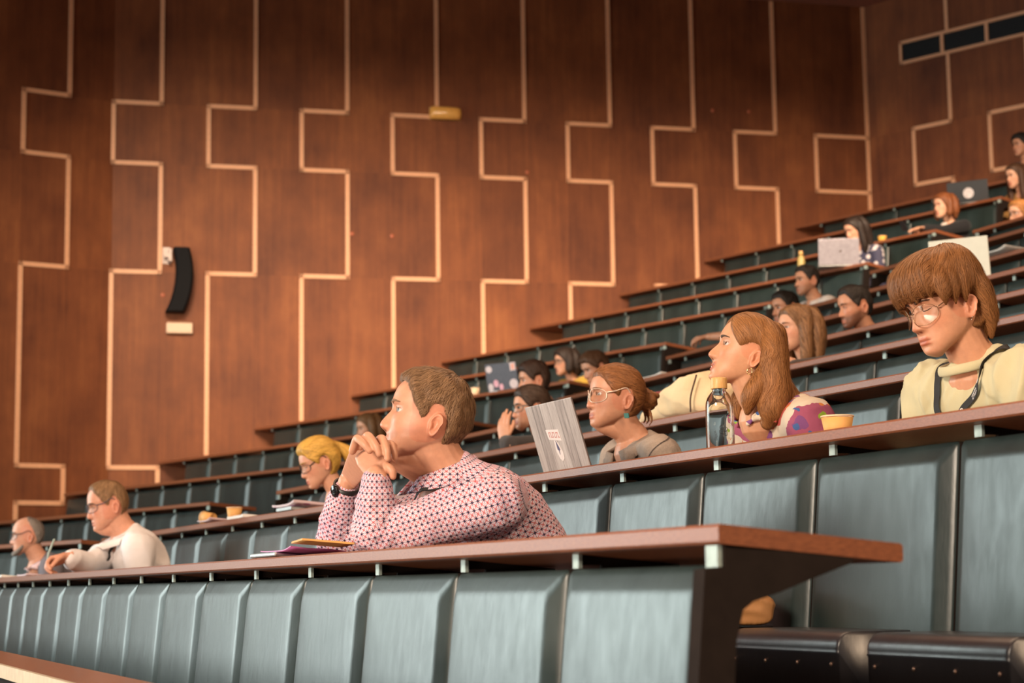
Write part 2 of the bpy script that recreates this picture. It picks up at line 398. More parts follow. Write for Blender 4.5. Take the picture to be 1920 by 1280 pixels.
# seats in use are folded down: (picture column, q, block, row) of every sitter
SIT = {}
for px, q, bk, k in ((850, 3.5, 'R', 1), (225, 3.42, 'R', 1), (62, 3.3, 'R', 1), (1185, 5.7, 'C', 2), (1425, 5.7, 'C', 2), (1835, 6, 'C', 2), (620, 5.7, 'C', 2), (1015, 8.1, 'C', 3), (1015, 10.2, 'C', 4), (1507, 10.2, 'C', 4), (1131, 12.2, 'C', 5), (1622, 12.2, 'C', 5), (1424, 12.2, 'C', 5), (1489, 14.2, 'C', 6), (1527, 16.2, 'C', 7), (1929, 19.9, 'C', 9),
                     (703, 16.7, 'L', 4), (1071, 20.4, 'L', 6), (1617, 26, 'L', 9), (1783, 28, 'L', 10), (1918, 29.9, 'L', 11)):
    n_, t_ = {'R': (NR, TR), 'C': (NC, TC), 'L': (NL, TL)}[bk]; SIT.setdefault(('C' if bk == 'R' else bk, k+1), []).append(at_q(px, 800, q, n_)@({'R': TC}.get(bk, t_))/U)
def inuse(bk, k, t): return any(abs(t-x) < SPC*.5 for x in SIT.get((bk, k), []))
def seat(M, label, group, pan, down=False):
    r = empty('folding_seat', (0, 0, 0), M); tag(r, label, 'seat', group)
    o = bpy.data.objects.new('backrest', SB); COL.objects.link(o); o.parent = r
    if down:
        o = bpy.data.objects.new('seat_pan', PAD); COL.objects.link(o); o.parent = r; o.location = (-0.06, 0, -down)
    elif pan:
        o = bpy.data.objects.new('seat_pan', PAN); COL.objects.link(o); o.parent = r
        o.location = (-0.055, 0.022, -0.385)
        if pan == 2:
            for y in (-0.195, -0.065, 0.065, 0.195):
                s = bpy.data.objects.new('stud', STUD); COL.objects.link(s); s.parent = o; s.location = (-0.1895, y, -0.066)
    return r
DT = 0.056      # desk thickness, units
DD = 0.80       # desk depth
SLOPE = 0.072   # fall towards the sitter over the depth
def desk(name, n, t, q, z, t0, t1, label, brk, endp=None, skew=0.0, cat='desk', skew2=0.0, dd=None):
    L = (t1-t0)*U
    r = empty(name, (0, 0, 0), frameM(n, t, q, t0, z)); tag(r, label, cat)
    d = (dd or DD)*U; th, sl = DT*U, SLOPE*U*d/(DD*U); k = skew*U
    b = MB()
    sec = [(0.0, -th+0.004), (0.0, -0.004), (0.003, 0.0), (d-0.004, -sl), (d, -sl-0.004), (d, -sl-th+0.004), (d-0.004, -sl-th), (0.004, -th)]
    n0 = [(x, k*x/d, zz) for x, zz in sec]; n1 = [(x, L+skew2*U*x/d, zz) for x, zz in sec]
    b.rings([n0, n1], 0, False)
    o = b.build('desktop', m_desk); o.parent = r
    # bracket plates: profile in (x,z)
    pr = [(0.045, -0.002-th), (0.235, -sl*0.235/d-th-0.001), (0.235, -sl*.235/d-th-0.009), (0.164, -0.078), (0.125, -0.10), (0.115, -0.16), (0.105, -1.0*U), (0.085, -1.0*U), (0.085, -0.050), (0.045, -0.050)]
    first = True
    for y in brk:
        y = (y-t0)*U
        g = MB(); g.prism([(x, y-0.004, zz) for x, zz in pr], (0, 0.008, 0)); bo = g.build('bracket', m_dark); bo.parent = r
        g = MB(); g.box((0.038, y-0.012, -0.0555), (0.007, 0, 0), (0, 0.024, 0), (0, 0, 0.0555-th-0.002)); go = g.build('bracket_strip', m_brk); go.parent = bo
    if endp:
        prf = [(0.012, -th-0.002), (0.225, -sl*.225/d-th-0.001), (0.225, -sl*.225/d-th-0.008), (0.164, -0.076), (0.10, -0.098), (0.057, -0.110), (0.040, -0.122), (0.028, -0.165), (-0.020, -0.76), (-0.085, -0.76), (-0.020, -0.064), (0.012, -0.060)]
        for side in endp:
            y = 0.022 if side == 0 else L-0.012-0.045
            g = MB(); g.prism([(x, y-0.016, zz) for x, zz in prf], (0, 0.034, 0)); bo = g.build('end_panel', m_dark); bo.parent = r
            g = MB(); g.box((0.003, y-0.012, -0.062), (0.007, 0, 0), (0, 0.036, 0), (0, 0, 0.062-th-0.002)); so = g.build('end_strip', m_brk); so.parent = r
    return r
rowname = {1: 'front', 2: 'second', 3: 'third', 4: 'fourth', 5: 'fifth', 6: 'sixth', 7: 'seventh', 8: 'eighth', 9: 'ninth', 10: 'tenth', 11: 'eleventh', 12: 'top'}
PT = 0.118      # panel top below desk top
GAPQ = 0.075
def bevel_mb(b): return b
# front rail
RQ = 1.27; rz = -0.29*RQ
r = empty('front_barrier', (0, 0, 0), frameM(NR, TR, RQ, 4.2, rz)); tag(r, 'low front barrier with a polished wooden ledge, bottom left corner', 'barrier')
b = MB(); L = 20*U; sec = [(0, -0.03), (0, -0.004), (0.004, 0), (0.142, 0), (0.146, -0.004), (0.146, -0.03)]
b.rings([[(x, 0, z) for x, z in sec], [(x, L, z) for x, z in sec]], 0, False); m_rail = wood('polished_ledge', (0.16, 0.06, 0.03), (0.34, 0.15, 0.08), (3, 30, 30), 0.28, 0.6)
lpart(b, 'ledge', m_rail, r)
b = MB(); b.box((-0.012, 0, -0.032), (0.0115, 0, 0), (0, L, 0), (0, 0, 0.033)); lpart(bevel_mb(b), 'nosing', plain('pale_nosing', (0.62, 0.52, 0.36), 0.35, coat=0.3), r)
b = MB(); b.box((0.03, 0, -0.62), (0.05, 0, 0), (0, L, 0), (0, 0, 0.59)); lpart(b, 'barrier_panel', m_dark, r)
# row one
t_end1 = 22.5
bt = [4.86+SPC*j for j in range(17)]
desk('front_desk', NR, TR, CQ[1], RZ[1], CT0[1], t_end1, 'long front row desk with an open end, the checked-shirt man leaning on it', [x-0.05 for x in bt[1:]], (0,), skew=0.03, dd=0.635)
for j in range(16):
    lab = 'grey-green padded seat back under the front desk, %s from its right end' % ORD[j]
    seat(frameM(NR, TR, CQ[1]+0.03, bt[j]+SPC/2, RZ[1]-PT+0.004), lab, 'seat backs under the front desk', 1)
# block C
def crow(k):
    q, z = CQ[k], RZ[k]
    # panel gaps of row two measured at t/q
    ph = 2.073*4.65+.045 if k == 2 else 24.4
    t1 = CE
    brk = []; j = 0
    t = ph-math.floor((ph-CT0[k])/SPC)*SPC
    while t < t1-0.2: brk.append(t); t += SPC
    lab = {2: 'second row desk carrying the wood-look laptop and the glass bottle', 3: 'third row desk, empty edge running behind the two women of the second row'}.get(k, 'long mahogany desk, %s row of the middle seating block' % rowname[k])
    if k == 9: lab = 'short stretch of mahogany desk at the right edge, ninth row of the middle block'
    desk('row_desk', NC, TC, q, z, CT0[k], t1, lab, [x-0.12 for x in brk], (1,))
    gaps = brk
    for j, g in enumerate(gaps):
        if g+SPC > t1-0.10: break
        n = sum(1 for x in gaps[j:] if x+SPC <= t1-0.10)
        lab = 'padded seat back under the %s middle-block desk, %s from the aisle' % (rowname[k], ORD[min(24, n-1)])
        seat(frameM(NC, TC, q+0.03, g+SPC/2, z-PT), lab, 'seat backs of the middle block, row %s' % rowname[k], 2 if k == 2 else 0, inuse('C', k, g+SPC/2) and (RZ[k]-PT-RZ[k-1])*U+.36)
for k in range(2, 10): crow(k)
def lrow(k):
    p, z = LP[k], RZ[k]; s1 = lend(p); s0 = LE[k]
    brk = []; s = s0+0.12
    sk2 = lend(p+DD)-lend(p)
    while s < s1-0.25+min(0, sk2): brk.append(s); s += SPC
    lab = 'mahogany desk along the side wall, %s row of the left block' % rowname[k]
    if k == 12: lab = 'topmost mahogany desk of the left block, against the back wall'
    desk('row_desk', NL, TL, p, z, s0, s1, lab, [x+0.1 for x in brk], (0,), skew2=sk2)
    for j, g in enumerate(brk):
        if g+SPC > s1: break
        seat(frameM(NL, TL, p+0.03, g+SPC/2, z-PT), 'dark seat back in the left block, %s row, %s from the aisle' % (rowname[k], ORD[j]), 'seat backs of the left block, row %s' % rowname[k], 0, inuse('L', k, g+SPC/2) and (RZ[k]-PT-RZ[k-1])*U+.36)
for k in range(2, 13): lrow(k)

# ------------------------------------------------------------------ people
def nrm(v): v = np.array(v, float); return v/max(1e-9, np.linalg.norm(v))
def rot(v, ax, ang):
    v = np.array(v, float); ax = nrm(ax); c, s = math.cos(ang), math.sin(ang)
    return v*c+np.cross(ax, v)*s+ax*(ax@v)*(1-c)
def spline(pts, n):     # Catmull-Rom through pts (k,d) -> n samples
    P = np.array(pts, float); k = len(P)
    E = np.vstack([2*P[0]-P[1], P, 2*P[-1]-P[-2]]); out = []
    for u in np.linspace(0, k-1, n):
        i = min(int(u), k-2); t = u-i; a, b, c, d = E[i:i+4]
        out.append(0.5*((2*b)+(c-a)*t+(2*a-5*b+4*c-d)*t*t+(3*b-3*c+d-a)*t**3))
    return np.array(out)
def frames(P, up=None):
    P = np.array(P, float); T = np.gradient(P, axis=0); T /= np.maximum(1e-9, np.linalg.norm(T, axis=1))[:, None]
    u = np.array(up if up is not None else (0.13, 0.21, 0.97), float); A = []
    a = u-T[0]*(u@T[0])
    if np.linalg.norm(a) < 1e-3: a = np.cross(T[0], V(1, 0, 0))
    a = nrm(a)
    for t in T:
        a = nrm(a-t*(a@t)); A.append(a)
    A = np.array(A); return T, A, np.cross(T, A)
def tube(mb, P, R, seg=14, up=None, flat=1.0, mi=0, capr=True, smooth=True, sub=0):
    """closed tapered tube through P; R radii; flat scales the second axis"""
    P = np.array(P, float); R = np.array(R, float)
    if sub:
        Q = spline(np.hstack([P, R[:, None]]), sub); P, R = Q[:, :3], np.maximum(Q[:, 3], 1e-4)
    T, A, B = frames(P, up); rings = []
    ang = np.linspace(0, 2*np.pi, seg, endpoint=False); ca, sa = np.cos(ang)[:, None], np.sin(ang)[:, None]
    def ring(c, r, a, b): return c+r*(ca*a+sa*b*flat)
    if capr:
        for th in (80, 55, 28): th = math.radians(th); rings.append(ring(P[0]-T[0]*R[0]*math.sin(th)*min(1, flat*1.2), R[0]*math.cos(th), A[0], B[0]))
    for i in range(len(P)): rings.append(ring(P[i], R[i], A[i], B[i]))
    if capr:
        for th in (28, 55, 80): th = math.radians(th); rings.append(ring(P[-1]+T[-1]*R[-1]*math.sin(th)*min(1, flat*1.2), R[-1]*math.cos(th), A[-1], B[-1]))
    mb.rings(rings, mi, smooth); return mb
def secloft(mb, secs, seg=28, n=2.3, mi=0):
    """secs: (centre, right, fwd, rx, ry_front, ry_back)"""
    ang = np.linspace(0, 2*np.pi, seg, endpoint=False); rings = []
    for c, r, f, rx, rf, rb in secs:
        ca, sa = np.cos(ang), np.sin(ang)
        X = np.sign(ca)*np.abs(ca)**(2/n)*rx; Y = np.sign(sa)*np.abs(sa)**(2/n)*np.where(sa > 0, rf, rb)
        rings.append(np.array(c)+X[:, None]*np.array(r)+Y[:, None]*np.array(f))
    mb.rings(rings, mi, True); return mb
def remesh(mb, voxel, smooth=3, fac=0.5, name='tmp'):
    me = mb.mesh(name)
    bm = bmesh.new(); bm.from_mesh(me); bmesh.ops.recalc_face_normals(bm, faces=bm.faces[:]); bm.to_mesh(me); bm.free()
    o = bpy.data.objects.new(name, me); COL.objects.link(o)
    m = o.modifiers.new('r', 'REMESH'); m.mode = 'VOXEL'; m.voxel_size = voxel; m.use_smooth_shade = True
    if smooth:
        m = o.modifiers.new('s', 'SMOOTH'); m.factor = fac; m.iterations = smooth
    dg = bpy.context.evaluated_depsgraph_get(); dg.update()
    ev = bpy.data.meshes.new_from_object(o.evaluated_get(dg))
    bpy.data.objects.remove(o); bpy.data.meshes.remove(me)
    ev.polygons.foreach_set('use_smooth', [True]*len(ev.polygons)); ev.materials.clear()
    return ev
def mverts(me):
    a = np.empty(len(me.vertices)*3, np.float32); me.vertices.foreach_get('co', a); return a.reshape(-1, 3).astype(float)
def mnorms(me):
    a = np.empty(len(me.vertices)*3, np.float32); me.vertices.foreach_get('normal', a); return a.reshape(-1, 3).astype(float)
def setverts(me, v): me.vertices.foreach_set('co', np.asarray(v, np.float32).ravel()); me.update()
def setcol(me, name, c):
    at = me.color_attributes.new(name, 'FLOAT_COLOR', 'POINT'); c = np.asarray(c, np.float32)
    at.data.foreach_set('color', np.hstack([c, np.ones((len(c), 1), np.float32)]).ravel())
def sm(a, b, x): t = np.clip((np.asarray(x, float)-a)/(b-a), 0, 1); return t*t*(3-2*t)
def gs(x, c, s): return np.exp(-((x-c)/s)**2)

# --- head shape, head frame: x right, y forward, z up, origin mid head
_zt = np.linspace(-0.120, 0.119, 480)
def curve(tab, sd=0.004):
    t = sorted(tab); y = np.interp(_zt, [a for a, _ in t], [b for _, b in t])
    k = np.exp(-(np.arange(-24, 25)*(_zt[1]-_zt[0])/sd)**2/2); k /= k.sum()
    yp = np.concatenate([np.full(24, y[0]), y, np.full(24, y[-1])]); return np.convolve(yp, k, 'valid')
YB = curve([(.118, .0), (.113, .032), (.102, .056), (.085, .074), (.065, .0865), (.045, .0915), (.028, .0925), (.015, .088), (.005, .085), (-.01, .086), (-.03, .087), (-.05, .0885), (-.065, .0895), (-.08, .0885), (-.095, .087), (-.105, .084), (-.113, .075), (-.119, .058)], .003)
YK = curve([(.118, -.002), (.113, -.032), (.102, -.056), (.085, -.076), (.06, -.094), (.035, -.101), (.01, -.101), (-.015, -.096), (-.035, -.086), (-.055, -.068), (-.07, -.045), (-.085, -.012), (-.1, .022), (-.11, .042), (-.119, .052)], .003)
HW = curve([(.118, .002), (.113, .032), (.102, .052), (.085, .065), (.06, .0745), (.03, .078), (0, .0765), (-.02, .074), (-.04, .0695), (-.06, .0635), (-.075, .057), (-.09, .047), (-.103, .035), (-.112, .023), (-.119, .006)], .003)
NZ = curve([(.03, 0), (.02, .0015), (.012, .003), (.004, .006), (-.008, .0122), (-.018, .0178), (-.027, .0222), (-.034, .0240), (-.040, .0226), (-.0455, .0150), (-.050, .0060), (-.056, .001), (-.06, 0)], .0015)
WN = curve([(.03, .011), (.005, .0085), (-.01, .0105), (-.025, .0140), (-.036, .018), (-.044, .0175), (-.05, .013)], .002)
def zi(tab, z): return np.interp(z, _zt, tab)
def features(x, z, hp):
    ax = np.abs(x); y = hp.get('nose', 1.0)*zi(NZ, z)*np.exp(-0.8*(ax/zi(WN, z))**2.4)
    y = y+.0045*gs(ax, .0155, .006)*gs(z, -.039, .006)-.005*gs(ax, .0075, .0035)*gs(z, -.0475, .003)
    y = y-.0115*gs(ax, .031, .0175)*gs(z, .009, .0115)-.006*gs(ax, .015, .007)*gs(z, .009, .009)
    y = y+.0075*gs(ax, .031, .0135)*gs(z, .0075, .0085)
    op = hp.get('open', 1.0)
    y = y-.0070*min(1, op*2)*np.exp(-((ax-.031)/.0138)**4-((z-.0060+.002*(1-op))/(.0016+.0034*op))**4)+.0012*gs(ax, .031, .013)*gs(z, .0125, .0025)-.0016*gs(ax, .031, .016)*gs(z, .0175, .0022)
    y = y+hp.get('brow', 1.0)*.0045*gs(ax, .029, .022)*gs(z, .0265, .007)
    y = y+.0045*gs(ax, .046, .018)*gs(z, -.022, .017)-.002*gs(ax, .045, .012)*gs(z, -.06, .015)
    mw = np.exp(-(ax/.0235)**6)
    sl = hp.get('smile', 0.0); zc = z-sl*.010*(ax/.024)**2
    y = y+mw*(.0040*gs(zc, -.0655, .0040)+.0048*gs(zc, -.0775, .0046))-.0046*np.exp(-(ax/.026)**4)*gs(zc, -.0712, .0016)
    if hp.get('mouth', 0): y = y-.008*np.exp(-(ax/.018)**4)*gs(zc, -.0715, .0026)
    y = y-.0012*gs(ax, 0, .004)*gs(z, -.058, .004)
    y = y-.0028*gs(ax, 0, .018)*gs(z, -.088, .0045)+.005*hp.get('chin', 1)*gs(ax, 0, .017)*gs(z, -.101, .010)
    d = np.abs((ax-.019)-(-.046-z)*.52)
    y = y-.0018*hp.get('fold', 1.0)*np.exp(-(d/.003)**2)*sm(-.075, -.06, z)*(1-sm(-.05, -.043, z))
    return y
def base_surf(z, a, hp):
    j = hp.get('jaw', 1.0); w = zi(HW, z)*np.where(z < 0, 1+(j-1)*np.clip(-z/.06, 0, 1), 1)*hp.get('wid', 1.0)
    yb, yk = zi(YB, z), zi(YK, z); fr = .45
    yc = yk+(yb-yk)*fr; n = 2.28
    s, c = np.sin(a), np.cos(a)
    x = w*np.sign(s)*np.abs(s)**(2/n); y = yc+np.where(c > 0, (yb-yc), (yc-yk))*np.sign(c)*np.abs(c)**(2/n)
    return x, y
def head_grid(nz, na, hp, feat=True, zlo=-.1188):
    th = np.linspace(0.02, np.pi-0.02, nz); t = (1-np.cos(th))/2
    z = .1178-(t*.55+np.linspace(0, 1, nz)*.45)*(.1178-zlo)
    s = np.linspace(-1, 1, na, endpoint=False); a = np.pi*(.62*s+.38*s**3)
    Z, A = np.meshgrid(z, a, indexing='ij'); X, Y = base_surf(Z, A, hp)
    if feat: Y = Y+np.where(np.cos(A) > 0, features(X, Z, hp)*sm(0, .25, np.cos(A)), 0)
    return np.stack([X, Y, Z], -1), A
def surf(x, z, hp):
    w = zi(HW, z)*hp.get('wid', 1.0); yb, yk = zi(YB, z), zi(YK, z); yc = yk+(yb-yk)*.45; n = 2.28
    u = np.clip(np.abs(x)/w, 0, .999)
    return yc+(yb-yc)*(1-u**n)**(1/n)+features(np.array(x, float), np.array(z, float), hp)
def ear_rings(side, hp):
    nr, nph = 14, 36; ph = np.linspace(0, 2*np.pi, nph, endpoint=False)
    a = np.where(np.sin(ph) > 0, .0170, .0138)*(1+.12*np.cos(ph)*np.sin(ph)); b = .0300
    out = []
    back = np.cos(ph) > 0
    def pos(r, h):
        e1 = a*np.cos(ph)*r; e2 = b*np.sin(ph)*r
        tilt = math.radians(12); y = -(e1*math.cos(tilt)+e2*math.sin(tilt)*.8); z = e2*math.cos(tilt)-e1*math.sin(tilt)*.3
        x = h+(e1+.015)*.42
        return np.stack([side*(x+.0705*hp.get('wid', 1)), y-.020, z-.018], -1)
    for r in np.linspace(.98, .04, nr)*1.0:
        helix = .0065*gs(r, .88, .13)*np.where(np.sin(ph) > -.55, 1, .55)
        anti = .0045*gs(r, .58, .13)*np.clip(np.cos(ph)+.35, 0, 1)
        conch = -.0085*gs(r, .18, .28)
        trag = .007*gs(r, .55, .2)*np.clip(-np.cos(ph), 0, 1)**3*np.where(np.sin(ph) < .2, 1, .4)
        out.append(pos(r, .0045+helix+anti+conch+trag))
    bk = [pos(r, -.0035-.010*(1-r)) for r in (.1, .5, .85, 1.0)]
    return out[::-1]+[pos(1.03, .0035), pos(1.02, .0)]+bk[::-1]

def skin_mat(name, col):
    t = NT(name); at = t.n('ShaderNodeVertexColor', layer_name='tint'); co = t.coord('Object')
    nz = t.noise(co, 55, 4, .6); nz2 = t.noise(co, 900, 2, .6)
    c = t.mix(1.0, col, at.outputs[0], 'MULTIPLY')
    v = t.ramp(nz, [(0.3, (.92, .90, .90)), (.7, (1.06, 1.05, 1.04))]); c = t.mix(1.0, c, v, 'MULTIPLY')
    t.set(Base_Color=c, Roughness=.46, Subsurface_Weight=.12, Subsurface_Scale=.012, Specular_IOR_Level=.42)
    t.bs.inputs['Subsurface Radius'].default_value = (1.0, .35, .2)
    t.bump(nz2, .12, .0008); return t.m
def hair_mat(name, col, rough=.5):
    t = NT(name); at = t.n('ShaderNodeVertexColor', layer_name='tone')
    c = t.mix(1.0, col, at.outputs[0], 'MULTIPLY')
    t.set(Base_Color=c, Roughness=rough, Specular_IOR_Level=.28); return t.m
def cloth_mat(name, col, rough=.8, var=.06, wr=.35, scale=9):
    t = NT(name); co = t.coord('Object'); a = t.noise(co, scale, 4, .55); b = t.noise(co, 500, 2, .5)
    t.set(Base_Color=t.ramp(a, [(.3, tuple(x*(1-var) for x in col)), (.7, tuple(min(1, x*(1+var)) for x in col))]), Roughness=rough, Specular_IOR_Level=.25, Sheen_Weight=.1)
    t.bump(t.math('ADD', t.math('MULTIPLY', a, .9), t.math('MULTIPLY', b, .05)), wr, .02); return t.m
def eye_mat(name, iris):
    t = NT(name); co = t.coord('Object'); sx = t.n('ShaderNodeSeparateXYZ'); t.l(co, sx.inputs[0])
    f = t.math('DIVIDE', sx.outputs[1], .0118)
    c = t.ramp(f, [(0, (.50, .42, .38)), (.845, (.55, .49, .46)), (.865, tuple(x*.35 for x in iris)), (.885, iris), (.955, tuple(x*.8 for x in iris)), (.965, (.004, .004, .004)), (1, (.004, .004, .004))])
    t.set(Base_Color=c, Roughness=.28, Specular_IOR_Level=.25); return t.m
EYE = {'blue': eye_mat('blue_grey_iris', (.045, .065, .085)), 'brown': eye_mat('brown_iris', (.06, .028, .012))}
m_lens = NT('spectacle_glass'); 
_t = m_lens.t; _g = m_lens.n('ShaderNodeBsdfGlossy'); _g.inputs['Roughness'].default_value = 0.16
_tr = m_lens.n('ShaderNodeBsdfTransparent'); _tr.inputs[0].default_value = (.93, .94, .93, 1)
_lw = m_lens.n('ShaderNodeFresnel'); _lw.inputs[0].default_value = 1.5; _mx = m_lens.n('ShaderNodeMixShader')
m_lens.l(m_lens.math('MULTIPLY', _lw.outputs[0], .45), _mx.inputs[0]); m_lens.l(_tr.outputs[0], _mx.inputs[1]); m_lens.l(_g.outputs[0], _mx.inputs[2])
m_lens.l(_mx.outputs[0], _t.nodes['Material Output'].inputs[0]); m_lens = m_lens.m
m_tooth = plain('tooth_enamel', (.75, .70, .62), .25)

def sphere_mesh(name, r, mat, nu=16, nv=24):
    b = MB(); R = []
    for i in range(1, nu): th = math.pi*i/nu; R.append([(r*math.sin(th)*math.cos(2*math.pi*j/nv), r*math.cos(th), r*math.sin(th)*math.sin(2*math.pi*j/nv)) for j in range(nv)])
    b.rings(R, 0, True); me = b.mesh(name); me.materials.append(mat); return me
EYEM = {k: sphere_mesh('eye', .0118, m) for k, m in EYE.items()}

def strands(hb, tone, bvh, pts, flow, n, rng, steps=6, step=.012, width=.0022, lift=.0015, jit=.25, tipl=.004, t0=.75, t1=1.35, kd=None, mf=None):
    """ribbon locks that follow flow() over a hair surface"""
    for i in range(n):
        p = Vector(pts[rng.integers(len(pts))]); path = []; L = int(steps*(.6+.8*rng.random()))+2
        jd = Vector(rng.normal(0, jit, 3)); lf = lift*(.3+1.4*rng.random()); tl = tipl*rng.random()**2
        for k in range(L):
            hit = bvh.find_nearest(p)
            if hit[0] is None: break
            loc, nn = hit[0], hit[1]
            if kd is not None:
                g = kd.find(loc)
                if mf[g[1]] < .30 and g[2] < .010: break
            up = lf*min(1, k/1.5+.2)+tl*(k/(L-1))**2-.0006*(k == L-1)
            path.append((loc+nn*up, nn))
            if nn.z < -.40 and k > 1: break
            d = Vector(flow(loc)).normalized()+jd; d -= nn*d.dot(nn)
            if d.length < 1e-5: break
            p = loc+d.normalized()*step
        if len(path) < 3: continue
        w0 = width*(.6+.9*rng.random()); b0 = len(hb.v); m = len(path); tn = t0+(t1-t0)*rng.random()
        for k, (q, nn) in enumerate(path):
            d = (path[min(k+1, m-1)][0]-path[max(k-1, 0)][0]); s = d.cross(nn)
            if s.length < 1e-9: s = Vector((1, 0, 0))
            s.normalize(); w = w0*(1-.85*(k/(m-1))**1.6)*(.55+.45*min(1, k/1.0))
            hb.v += [tuple(q-s*w), tuple(q+nn*w*.45), tuple(q+s*w)]; tone += [tn]*3
        for k in range(m-1):
            a = b0+3*k; hb.f += [(a, a+1, a+4, a+3), (a+1, a+2, a+5, a+4)]; hb.m += [0, 0]; hb.sm += [True, True]
    return hb

BOUND = {   # hairline height by angle from the front, degrees
    'short': [(0, .070), (25, .076), (42, .066), (56, .045), (66, .012), (74, -.012), (80, -.006), (86, .026), (98, .030), (108, .0), (118, -.045), (130, -.070), (180, -.078)],
    'bald': [(0, .16), (80, .16), (95, .06), (105, .02), (118, -.035), (130, -.06), (180, -.07)],
    'full': [(0, .066), (25, .066), (42, .055), (55, .030), (66, .004), (75, -.010), (82, .02), (98, .028), (108, -.01), (118, -.06), (130, -.080), (180, -.085)],
    'long': [(0, .070), (25, .064), (42, .048), (55, .022), (64, -.01), (72, -.03), (84, -.02), (95, -.03), (108, -.07), (120, -.085), (180, -.09)],
}
def cap_grid(hp, style, thick, nz=56, na=110, puff=None, seed=0, rough=.003):
    P, A = head_grid(nz, na, hp, False, -.098)
    ad = np.degrees(np.abs(A)); tb = BOUND[style] if isinstance(style, str) else style
    zb = np.interp(ad, [t[0] for t in tb], [t[1] for t in tb])+hp.get('hairline', 0)*np.clip(1-ad/60, 0, 1)
    m = sm(-.006, .018, P[..., 2]-zb)
    C = V(0, -.004, .012); D = P-C; D /= np.linalg.norm(D, axis=-1)[..., None]
    th = np.array([[thick(*p) for p in row] for row in P])
    off = m*th-(1-m)*.006
    if rough:
        nz_ = np.array([[noise.noise(Vector((p[0]*45+seed, p[1]*45, p[2]*28))) for p in row] for row in P]); off = off+m*nz_*rough
    return P+D*off[..., None], m
def hand_solids(mb, W, d, n, right, curls=None, thumb=(.5, .7, .35), sc=1.0, spread=.06, thumbcurl=.35):
    d = nrm(d); n = nrm(np.array(n)-d*(np.array(n)@d)); s = np.cross(d, n)*(1 if right else -1); W = np.array(W, float)
    curls = curls or [(.25, .35, .25)]*4
    L = .088*sc
    secs = [(W-d*.03*sc, s, n, .026*sc, .019*sc, .019*sc), (W, s, n, .028*sc, .018*sc, .018*sc), (W+d*.03*sc+s*.002, s, n, .037*sc, .018*sc, .015*sc), (W+d*.062*sc, s, n, .042*sc, .014*sc, .014*sc), (W+d*L, s, n, .041*sc, .010*sc, .011*sc), (W+d*(L+.008*sc), s, n, .036*sc, .006*sc, .007*sc)]
    secloft(mb, secs, 20, 2.4)
    for i, (off, fl, dist) in enumerate(((.030, .076, .083), (.0105, .084, .089), (-.010, .078, .085), (-.029, .060, .076))):
        base = W+d*(dist-.012)*sc+s*off*sc; r0 = (.0098, .0100, .0095, .0082)[i]*sc
        fd = nrm(d+s*spread*(1.5-i)*.9); ax = np.cross(fd, n); pts = [base]; p = base; c = 0
        p = p+fd*.014*sc; pts.append(p)
        for seg, cu in zip((.45, .30, .25), curls[i]):
            c += cu; dd = rot(fd, ax, c); p = p+dd*fl*seg*sc; pts.append(p)
        tube(mb, pts, [r0*1.02, r0*1.06, r0*1.0, r0*.92, r0*.78], 12, up=n, sub=14)
    tb = W+d*.022*sc+s*.022*sc; td = nrm(d*thumb[0]+s*thumb[1]+n*thumb[2]); ax = np.cross(td, nrm(d+n*.6-s*.5)); pts = [tb-td*.01*sc]; p = tb; c = 0; pts.append(p)
    for seg in (.042, .033, .026): p = p+rot(td, ax, c)*seg*sc; pts.append(p); c += thumbcurl
    tube(mb, pts, [.013*sc, .0155*sc, .0125*sc, .0112*sc, .0088*sc], 12, up=n, sub=14)
    return s

def headM(C, az, pit, roll):
    f = V(math.sin(az)*math.cos(pit), math.cos(az)*math.cos(pit), math.sin(pit))
    r = nrm(np.cross(V(math.sin(az), math.cos(az), 0), V(0, 0, 1))); u = np.cross(r, f)
    r, u = r*math.cos(roll)+u*math.sin(roll), -r*math.sin(roll)+u*math.cos(roll)
    return Matrix(((r[0], f[0], u[0], C[0]), (r[1], f[1], u[1], C[1]), (r[2], f[2], u[2], C[2]), (0, 0, 0, 1)))

